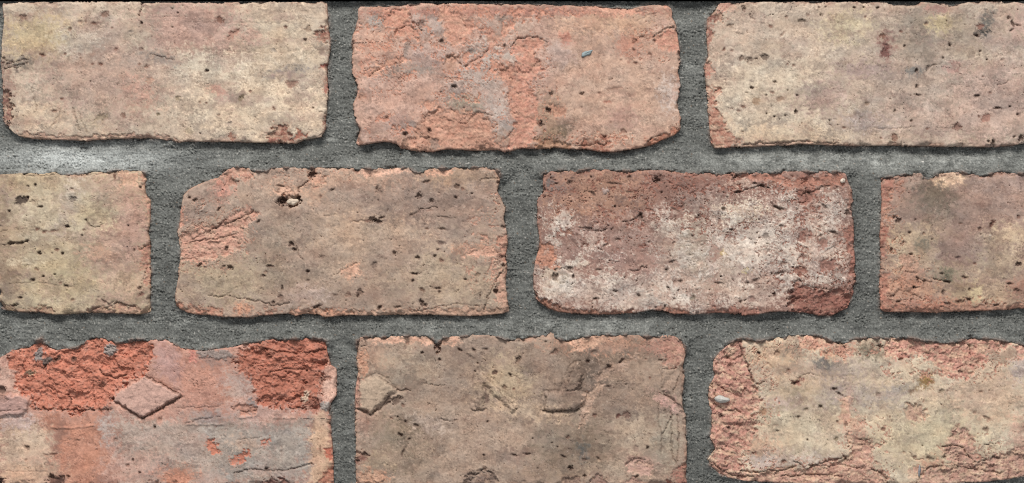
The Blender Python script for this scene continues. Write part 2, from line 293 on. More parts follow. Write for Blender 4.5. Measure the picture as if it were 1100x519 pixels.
BRICKS.append(dict(row=0, label="cream brick speckled with small brown pits, top right of the wall",
  base=(204, 182, 158), edge=(178, 118, 96), edge_w=2.4, edge_a=0.8, edge_r=4.5, voids=1.0,
  top=[(774, 3), (800, 2), (850, 1.5), (940, 2), (952, 3), (960, 6), (985, 5), (990, 2), (1000, 3), (1012, 4), (1020, 5.5), (1030, 5), (1040, 2), (1060, 1), (1090, 2), (1099, 4)],
  right=[(1105, 5), (1106, 50), (1105, 100), (1105, 153)],
  bottom=[(768, 159), (775, 159), (790, 158), (820, 157), (845, 156), (860, 154.5), (900, 156), (930, 157), (960, 156), (1000, 157), (1030, 157.5), (1065, 158), (1090, 156)],
  left=[(772, 5), (768, 12), (760, 20), (759, 35), (760, 50), (761, 60), (757, 72), (758, 85), (760, 100), (761, 120), (762, 135), (764, 152)],
  stains=[((980, 90, 80, 50, 0), (188, 166, 148), .6, 24), ((1060, 60, 40, 40, 0), (186, 162, 146), .5, 18), ((840, 110, 75, 48, 0), (216, 196, 168), .75, 18), ((830, 145, 60, 10, 0), (218, 192, 158), .6, 8), ((925, 75, 24, 7, 0), (172, 148, 138), .75, 7), ((885, 105, 26, 13, -10), (184, 156, 142), .65, 9),
          ((1070, 110, 45, 45, 0), (202, 172, 154), .7, 18), ((1010, 130, 60, 20, 0), (206, 176, 156), .5, 12), ((988, 35, 22, 32, 0), (146, 132, 116), .6, 12), ((1035, 35, 16, 26, 0), (160, 144, 126), .5, 10), ((1012, 25, 14, 10, 0), (206, 186, 142), .7, 6), ((910, 30, 26, 16, 0), (208, 190, 152), .6, 9),
          ((1008, 9, 12, 4, 0), (178, 132, 118), .8, 3), ((1060, 22, 5, 14, 25), (116, 110, 102), .8, 4), ((1056, 34, 8, 4, -20), (72, 70, 66), .85, 3), ((952, 48, 7, 14, 4), (152, 112, 100), .7, 4), ((1062, 42, 6, 4, 0), (160, 142, 130), .6, 3),
          ((982, 76, 9, 4, 0), (130, 126, 120), .7, 3), ((830, 55, 22, 16, 0), (190, 172, 150), .5, 9), ((800, 30, 22, 12, 0), (204, 176, 152), .5, 8), ((925, 130, 20, 8, 0), (184, 172, 166), .55, 7), ((1068, 63, 35, 4, 0), (218, 200, 180), .6, 4), ((1045, 60, 22, 10, 0), (196, 176, 148), .5, 6), ((1030, 25, 10, 18, 0), (176, 160, 138), .5, 6), ((1095, 25, 8, 18, 0), (204, 168, 152), .6, 6), ((1024, 73, 8, 5, -20), (184, 140, 126), .6, 4)],
  chips=[([(768, 12), (776, 14), (778, 20), (770, 24), (758, 24), (758, 16)], 2.2, (148, 92, 76), .8), ([(758, 66), (766, 70), (767, 78), (760, 82), (755, 76)], 2, (176, 112, 92), .6), ([(759, 30), (766, 28), (767, 44), (758, 46)], 1.6, (166, 104, 86), .6),
         ([(759, 92), (768, 94), (774, 97), (768, 103), (772, 118), (778, 124), (780, 138), (786, 146), (798, 153), (770, 162), (762, 156), (759, 130)], 2.0, (178, 116, 92), .8),
         ([(771, 2), (786, 4), (795, 10), (780, 12), (770, 10)], 1.4, (186, 130, 110), .7), ([(798, 153), (830, 151), (870, 153), (900, 153), (900, 160), (790, 162)], 1.4, (190, 150, 126), .4)],
  pits=[pit(784, 27, 3, 2.4, 0, 2, (120, 96, 78)), pit(778, 53, 2.2), pit(786, 54, 1.5), pit(796, 63, 3, 2.6, -30, 2.2, (118, 92, 76)), pit(805, 64, 4, 2.8, -10, 2.2, (116, 92, 78)), pit(821, 61, 4.4, 2.6, 10, 2.4, (104, 86, 74)), hole(812, 63, 1), pit(868, 16, 2), hole(882, 16, 1.8, 1.4), pit(862, 22, 4, 2, 10, 2, (100, 84, 70)), pit(845, 18, 1.8), hole(833, 88, 1.8, 1.4), pit(853, 70, 1.6), pit(846, 69, 1.1),
        hole(808, 94, 2.2, 1.5), pit(812, 109, 3.8, 3.8, 0, .8, (160, 126, 94)), hole(855, 120, 2, 2.4), hole(823, 102, 1.1), pit(838, 106, 3.4, 2.4, 0, 1.4, (150, 120, 96)), pit(830, 99, 2.8, 1.4, 10), pit(793, 119, 2.2, 1.6), pit(798, 115, 2), hole(824, 122, 1.2), hole(832, 125, 1.2), hole(844, 124, 1.3), hole(857, 102, 1.4), hole(846, 97, 1.1), pit(828, 28, 2.4, 1.5, 15), pit(840, 37, 4, 1.2, -40), hole(799, 9, 1.8, 3, 0, 4),
        pit(1029, 136, 3.6, 3.2, 0, 2.6, (112, 66, 52)), pit(1059, 127, 4.6, 3.4, -35, 1.6, (140, 80, 64)), hole(1050, 103, 3, 1.3), hole(1072, 116, 3.8, 1.3, 0, 4), hole(1093, 123, 2, 1.2, 40), pit(961, 148, 3, 4, 0, 1.8, (140, 98, 78)), pit(931, 111, 2.4, 2.2, 0, 2, (140, 116, 96)), hole(961, 119, 1.4, 1.8), hole(979, 130, 1.8, 1.2), pit(996, 138, 2, 1.2), pit(946, 148, 1.4),
        hole(985, 93, 1.6, 2.6), hole(986, 102, 3.4, 1.1, 15), hole(1067, 153, 2, 2.6), hole(1062, 152, 1.4), hole(1050, 38, 2.8, 1.4, 10), pit(1053, 28, 3, 3, 0, 1.4, (146, 102, 86)), hole(1084, 19, 1.4, 2.2), hole(1088, 25, 1.2, 3.6, -30), hole(1093, 27, 3, 1, 20), hole(1087, 32, 2.4, 1, -35), hole(1020, 48, 1.4, 2.6, -20), pit(995, 25, 2), hole(972, 50, 1.6), hole(985, 76, 2, 2.4), pit(997, 73, 1.6, 3.4, 20, 3, (100, 86, 76)),
        pit(952, 50, 3, 4, 0, 1.6, (130, 84, 76)), pit(951, 57, 3, 5, 0, 2, (112, 66, 60)), pit(948, 38, 3, 3), pit(968, 34, 2), pit(1064, 99, 1.6), hole(1085, 114, 1.3), pit(1052, 125, 1.6), pit(1096, 93 - 66, 1), hole(1097, 148, 2.4, 3), hole(1090, 147, 1.4), pit(930, 18, 1.3), hole(918, 8, 1.6, 1), hole(928, 8, 1.6, 1), hole(943, 8, 1.8, 1), hole(880, 8, 1.4), hole(887, 7, 1.3), hole(1013, 62, 1.3), hole(1056, 82, 1.1), hole(900, 134, 1), pit(907, 137, 2, 1.2), hole(1053, 55, 1.3), hole(1060, 64, 1), pit(1077, 64, 2.4, 1.4, -30)],
  crack_shade_lines=[([(806, 15), (808, 20), (812, 21)], .4, 1.6, .5), ([(892, 128), (891, 132), (894, 135)], .5, 2, .5), ([(940, 138), (965, 138), (982, 136)], .4, 1, .35), ([(1010, 137), (1035, 141), (1055, 140)], .3, .8, .25), ([(1000, 72), (1004, 69), (1010, 69)], .5, 1.6, .5), ([(1072, 91), (1080, 90), (1086, 87)], .5, 1.4, .4), ([(790, 22), (830, 26)], .3, .5, .15), ([(870, 35), (880, 44), (878, 60)], .3, .7, .2), ([(1022, 62), (1034, 73)], .3, .6, .2), ([(800, 155), (840, 153), (860, 152), (900, 154)], .5, 1.5, .4), ([(1016, 118), (1022, 128)], 1.2, .8, .2), ([(768, 97), (776, 96)], .6, 1.4, .4)]))

BRICKS.append(dict(row=1, label="yellowish cream half brick at the left end of the middle course",
  base=(202, 180, 146), edge=(182, 128, 104), edge_w=2.6, edge_a=0.8, edge_r=4.5, voids=0.8,
  top=[(0, 187), (10, 187), (25, 186), (45, 187), (58, 184), (65, 188), (85, 187.5), (100, 185), (130, 183), (148, 183)],
  right=[(156, 186), (157, 193), (155, 202), (157, 211), (161, 215), (161, 235), (159, 250), (161, 262), (161, 300), (161, 335)],
  bottom=[(3, 333), (20, 335), (40, 336), (60, 338), (80, 337), (100, 336), (130, 337), (150, 338)],
  left=[(-3, 189), (-2, 230), (-3, 280), (0, 331)],
  stains=[((20, 260, 30, 70, 0), (182, 160, 130), .5, 20), ((130, 250, 36, 70, 0), (198, 162, 138), .8, 18), ((60, 225, 50, 30, 0), (206, 188, 156), .6, 14), ((25, 195, 40, 10, 0), (190, 166, 130), .6, 8), ((60, 300, 40, 26, 0), (194, 174, 136), .7, 12), ((30, 325, 36, 10, 0), (206, 186, 150), .6, 8),
          ((75, 215, 8, 26, 15), (212, 194, 174), .5, 6), ((105, 232, 22, 14, 0), (198, 180, 142), .6, 8), ((145, 240, 12, 30, 0), (190, 150, 130), .6, 8), ((10, 296, 16, 26, 0), (166, 142, 116), .5, 9), ((102, 272, 14, 8, 0), (200, 156, 126), .6, 5), ((135, 305, 14, 14, 0), (196, 168, 136), .6, 6), ((15, 281, 24, 3, 0), (214, 196, 164), .6, 3), ((2, 260, 6, 70, 0), (150, 126, 104), .5, 5)],
  chips=[([(150, 186), (158, 188), (157, 200), (152, 202), (154, 195)], 1.2, (198, 144, 116), .5), ([(153, 212), (163, 214), (163, 240), (156, 236), (158, 224)], 1.2, (196, 138, 114), .7), ([(150, 266), (163, 258), (163, 308), (155, 306), (157, 292), (150, 292), (154, 280)], 1.5, (190, 126, 102), .9),
         ([(92, 336), (98, 331), (108, 328), (120, 330), (128, 325), (140, 328), (158, 330), (162, 342), (120, 342), (92, 340)], 1.8, (184, 138, 112), 1.1), ([(35, 332), (44, 328), (54, 330), (62, 334), (56, 341), (36, 340)], 1.6, (170, 124, 98), .8), ([(124, 184), (150, 186), (148, 198), (128, 200), (132, 192)], 1.0, (204, 154, 122), .6), ([(-4, 322), (6, 326), (18, 331), (16, 338), (-4, 336)], 2, (140, 110, 90), .7)],
  pits=[pit(23, 215, 6, 4.2, -8, 2.6, (74, 60, 54)), pit(78, 214, 3.6, 3.2, 0, 2.4, (84, 70, 64)), pit(35, 216, 2.6, 1.6, 0, 2, (100, 80, 68)), hole(30, 212, 1.6), hole(44, 222, 3, 1.2, -10), hole(10, 227, 1.7), hole(72, 243, 2.8, 1.7, 0, 5), hole(92, 236, 1.4), hole(12, 261, 4, 1.6, -8, 5), hole(22, 261, 4, 1.6, -20, 5), hole(29, 259, 2.4, 1.4), pit(48, 249, 3, 1.4, -15), pit(57, 248, 5, 1.4, -6), hole(42, 272, 2.6, 1.8, 0, 5), hole(67, 272, 1.6, 1.6), pit(61, 268, 2), hole(35, 301, 3, 1.4, -15), hole(46, 297, 1.7, 1.1), hole(71, 307, 2.4, 1.4, -20), pit(65, 304, 1.4), pit(40, 289, 2), hole(150, 309, 2.4, 1.6, 0, 5), pit(151, 316, 2.8, 2.2, 0, 2, (130, 88, 74)), hole(38, 199, 1.3, 1.8), hole(30, 200, 1.3), hole(138, 242, 1.2), hole(16, 328, 3, 1.8, -20), hole(22, 320, 2.4, 1.2), pit(78, 322, 2), pit(90, 247, 1.6), hole(56, 272, 1), pit(77, 203, 2), hole(59, 295, 1.1), pit(40, 246, 2.4, 1.2, -25), hole(150, 201, 1.8, 1.6), pit(123, 190, 1.4, 3.4), hole(144, 269, 1.4), hole(88, 253, 1)],
  crack_shade_lines=[([(92, 236), (96, 243), (103, 244), (111, 241)], .6, 1.8, .55), ([(2, 263), (14, 262), (30, 259)], .5, 2, .5), ([(110, 322), (117, 327), (124, 324)], .6, 1.8, .5), ([(112, 331), (128, 325), (145, 330)], .6, 2, .5), ([(95, 335), (108, 329)], .6, 1.8, .5), ([(10, 305), (40, 304), (80, 308)], .3, .8, .25), ([(0, 187), (45, 189), (62, 187), (90, 188), (128, 185)], .5, 1.6, .4), ([(48, 230), (54, 244)], .3, .5, .15), ([(90, 282), (110, 281)], .3, .5, .15), ([(150, 268), (158, 263)], .6, 2, .5), ([(152, 302), (157, 292), (158, 284)], .6, 1.6, .45), ([(0, 249), (8, 247)], .4, 1, .4)]))

BRICKS.append(dict(row=1, gain=1.15, sat=0.84, flake_col=(190, 140, 116), flakes=[(225, 255, 45, 34, .5), (320, 186, 60, 14, .5), (530, 270, 26, 50, .5), (380, 336, 160, 8, .55)], wash=(158, 130, 114), label="dull tan brick with a pale stone in a dark hole near its top edge",
  base=(177, 152, 131), edge=(192, 134, 102), edge_w=3.2, edge_a=0.8, edge_r=4.5, voids=1.2,
  top=[(196, 210), (200, 205), (210, 199), (228, 192), (236, 190), (240, 185), (247, 180), (258, 179), (268, 181), (271, 184), (288, 184), (292, 180), (320, 180), (350, 180), (385, 181), (400, 181), (438, 180), (445, 185), (455, 186), (458, 181), (490, 180), (520, 179), (530, 180)],
  right=[(538, 185), (537, 195), (534, 205), (539, 215), (543, 223), (541, 235), (544, 246), (546, 262), (543, 275), (545, 290), (543, 305), (545, 320), (547, 334)],
  bottom=[(192, 332), (200, 336), (210, 338), (225, 339), (245, 341), (270, 341), (295, 338), (310, 337), (318, 340), (325, 337), (340, 338), (350, 341), (370, 339), (400, 339), (440, 338), (480, 339), (500, 340), (520, 339), (540, 337)],
  left=[(195, 213), (193, 230), (192, 240), (191, 255), (194, 270), (192, 285), (191, 300), (188, 315), (188, 328)],
  stains=[((460, 215, 80, 40, 0), (154, 130, 114), .8, 22), ((310, 270, 40, 40, 0), (150, 130, 112), .6, 20), ((215, 215, 22, 22, 0), (166, 142, 124), .6, 10), ((240, 300, 55, 22, 0), (172, 152, 124), .7, 14), ((300, 285, 14, 40, 8), (146, 126, 106), .6, 12), ((380, 270, 60, 40, 0), (178, 152, 128), .5, 18), ((470, 300, 60, 28, 0), (184, 160, 132), .7, 14),
          ((240, 200, 10, 16, 20), (202, 142, 120), .8, 6), ((375, 250, 70, 14, 0), (192, 162, 134), .6, 10), ((360, 195, 60, 8, 0), (188, 150, 124), .5, 8), ((400, 320, 50, 12, 0), (152, 128, 110), .75, 12), ((412, 275, 16, 22, 20), (160, 136, 118), .5, 10), ((379, 291, 9, 7, -40), (212, 160, 128), .8, 4), ((515, 270, 22, 5, 0), (198, 146, 116), .8, 4), ((205, 232, 10, 10, 0), (150, 126, 112), .5, 6), ((262, 332, 8, 5, 0), (206, 148, 114), .8, 4), ((330, 317, 18, 8, 0), (186, 164, 150), .6, 6), ((300, 245, 40, 14, 0), (160, 140, 122), .5, 10), ((520, 320, 24, 14, 0), (160, 142, 120), .5, 8), ((500, 190, 40, 10, 0), (182, 150, 120), .6, 6), ((340, 205, 8, 16, 30), (190, 152, 124), .5, 5), ((310, 205, 12, 6, 0), (204, 158, 128), .6, 4)],
  chips=[([(192, 252), (205, 248), (220, 244), (235, 240), (252, 228), (268, 222), (278, 230), (268, 240), (258, 250), (264, 260), (250, 272), (235, 277), (215, 280), (196, 281)], 2.2, (196, 140, 116), 1.4),
         ([(236, 190), (247, 180), (258, 179), (268, 181), (273, 190), (266, 195), (256, 188), (250, 200), (242, 198)], 1.6, (188, 130, 106), 1.0), ([(298, 219), (302, 211), (308, 208), (316, 211), (322, 212), (322, 218), (316, 222), (306, 221)], 5, (120, 88, 72), .6), ([(292, 204), (304, 200), (318, 203), (322, 210), (300, 210)], 1.2, (204, 156, 126), .8),
         ([(372, 296), (376, 289), (384, 286), (386, 293), (382, 298)], .9, (212, 160, 128), .4), ([(496, 275), (506, 270), (514, 267), (534, 270), (533, 276), (516, 274)], 1.3, (206, 152, 124), .7), ([(310, 332), (330, 335), (340, 330), (350, 334), (380, 334), (382, 342), (310, 342)], 1.8, (198, 138, 104), .8), ([(380, 333), (420, 336), (440, 332), (460, 334), (500, 330), (545, 332), (547, 342), (380, 343)], 1.6, (184, 142, 114), .8),
         ([(536, 296), (545, 286), (549, 300), (548, 335), (536, 330), (530, 314)], 1.6, (190, 142, 116), .9), ([(535, 256), (548, 250), (548, 284), (538, 280)], 1.8, (188, 126, 100), 1.0), ([(188, 322), (200, 329), (228, 331), (240, 334), (240, 344), (200, 342), (186, 332)], 2, (182, 120, 92), .8), ([(456, 182), (485, 182), (485, 188), (458, 188)], 1, (206, 150, 118), .6), ([(385, 183), (420, 180), (440, 183), (425, 187), (395, 190)], 1.2, (208, 156, 128), .6), ([(330, 183), (340, 183), (346, 190), (354, 186), (350, 196), (338, 197), (330, 191)], 1.6, (192, 140, 110), .8), ([(192, 228), (197, 222), (198, 240), (192, 246)], 1.4, (188, 128, 104), .6)],
  pits=[hole(335, 187, 4, 3, 10, 7), hole(302, 216, 4.5, 3.4, -30, 7), hole(320, 214, 2.4, 3.4, 0, 6), hole(400, 236, 4, 2.6, 0, 5), hole(406, 238, 5, 2, 5, 5), pit(395, 237, 3, 1), hole(410, 234, 3, 1.2, -20), hole(450, 211, 3, 3.6, 20), hole(463, 216, 2.8, 2.2), pit(458, 195, 4, 2, -15, 3, (96, 70, 60)), hole(405, 202, 1.2, 2.6, 15), pit(408, 206, 4, 2.4, 60, 2, (130, 104, 90)), hole(491, 200, 3, 2.6, 0, 2.5), pit(497, 203, 2), hole(313, 262, 2.6, 2.2), hole(316, 268, 2.2, 1.6), pit(345, 276, 2.8, 2.2, 0, 2, (98, 76, 66)), hole(247, 287, 2.8, 2.4, 30), hole(241, 286, 2, 1), hole(214, 285, 2.6, 2.2), pit(220, 287, 2, 1.4), hole(331, 292, 1.4, 2.2, 30), hole(424, 272, 1.6, 2.4), pit(402, 284, 2.2, 3.2, 35, 2.4, (104, 84, 74)), hole(446, 294, 4.4, 1.3, 8), hole(443, 302, 1.8), pit(453, 311, 1.8, 3.8, -40, 2, (112, 84, 66)), hole(470, 310, 3.6, 1.3), hole(472, 314, 1.2, 2.2), pit(513, 295, 3, 2, -25, 2, (110, 84, 66)), hole(500, 300, 1.8, 1), pit(512, 303, 1.6), hole(453, 325, 1.8, 3.6, -25, 5), hole(457, 328, 2), hole(408, 331, 2.4, 2), hole(427, 330, 4, 1.2, 0), pit(387, 314, 2.6, 3, 30, 3, (104, 80, 68)), hole(384, 318, 1.6), pit(302, 319, 3, 2.4, 0, 2, (104, 76, 66)), hole(294, 325, 2, 1.6), hole(341, 329, 5, 1.6, -22, 4), pit(459, 246, 2), hole(475, 246, 4, 1.2, 5), pit(474, 261, 4.4, 2, 10, 2, (110, 88, 78)), hole(489, 212, 1.8), hole(507, 208, 1.3), hole(235, 225, 2.8, 1.2, -50), hole(277, 238, 3.4, 1.2, -35), hole(243, 266, 1.6, 3, 20), pit(256, 266, 2.6, 1), hole(357, 204, 3, 1.2, -40), pit(344, 211, 2.4, 1.4, -40), hole(290, 286, 4, 1, 0), pit(285, 292, 2.4), hole(283, 296, 1.8), hole(303, 309, 1.2, 2.4), pit(359, 317, 2.4, 1.6, 20, 2, (110, 86, 74)), pit(374, 317, 3), hole(470, 268, 1.4), hole(467, 275, 2, 1.6), pit(474, 280, 2.4), hole(449, 277, 3, 1.6), pit(393, 300, 1.4), hole(541, 285, 2.4), hole(533, 312, 2.6, 3.4), hole(540, 276, 3, 1.6), hole(536, 196, 2, 1.6), hole(540, 244, 2.6, 1.4), hole(251, 195, 5, 3, 20, 2.5), hole(209, 215, 2), hole(203, 212, 1.6), pit(383, 183, 3, 2), hole(436, 180, 1.5), hole(301, 200, 4, 1, 10), pit(462, 226, 3, 1), hole(516, 318, .9, 3), hole(331, 301, 1.8, 1.2, 0, 3)],  # slanted hole near the bottom edge paints a raised stone's shadow
  crack_shade_lines=[([(224, 318), (245, 318), (255, 320), (275, 323), (296, 329), (311, 324)], .5, 1.6, .5), ([(540, 290), (530, 306), (524, 320), (519, 334)], .6, 2, .5), ([(319, 210), (321, 202), (330, 195), (335, 190)], .6, 2.5, .5), ([(440, 232), (447, 228), (454, 224), (470, 223)], .6, 1.8, .5), ([(470, 232), (480, 234), (489, 235)], .5, 1.3, .4), ([(250, 238), (262, 232), (274, 226)], .6, 2, .5), ([(222, 250), (232, 244), (238, 240)], .6, 2.2, .5), ([(215, 258), (230, 257), (242, 254), (256, 250)], .6, 2, .45), ([(200, 262), (220, 256)], .5, 1.6, .35), ([(362, 294), (372, 288), (384, 282)], .5, 1.4, .4), ([(318, 262), (320, 272), (326, 280)], .5, 1.4, .4), ([(440, 334), (455, 333), (470, 330), (490, 326), (515, 329)], .4, 1.2, .35), ([(376, 238), (392, 238)], .5, 1.4, .4), ([(516, 193), (535, 191)], .5, 1.5, .4), ([(306, 229), (304, 233)], .4, 1, .3), ([(348, 232), (360, 231)], .4, 1, .3), ([(244, 316), (254, 308)], .3, 1, .3), ([(205, 258), (226, 246), (240, 242), (252, 236)], .5, 1.4, .3)],
  pebbles=[(314, 217, 7, 3.8, -4, -2.0, (206, 190, 170), "pale stone sitting in the dark hole")]))

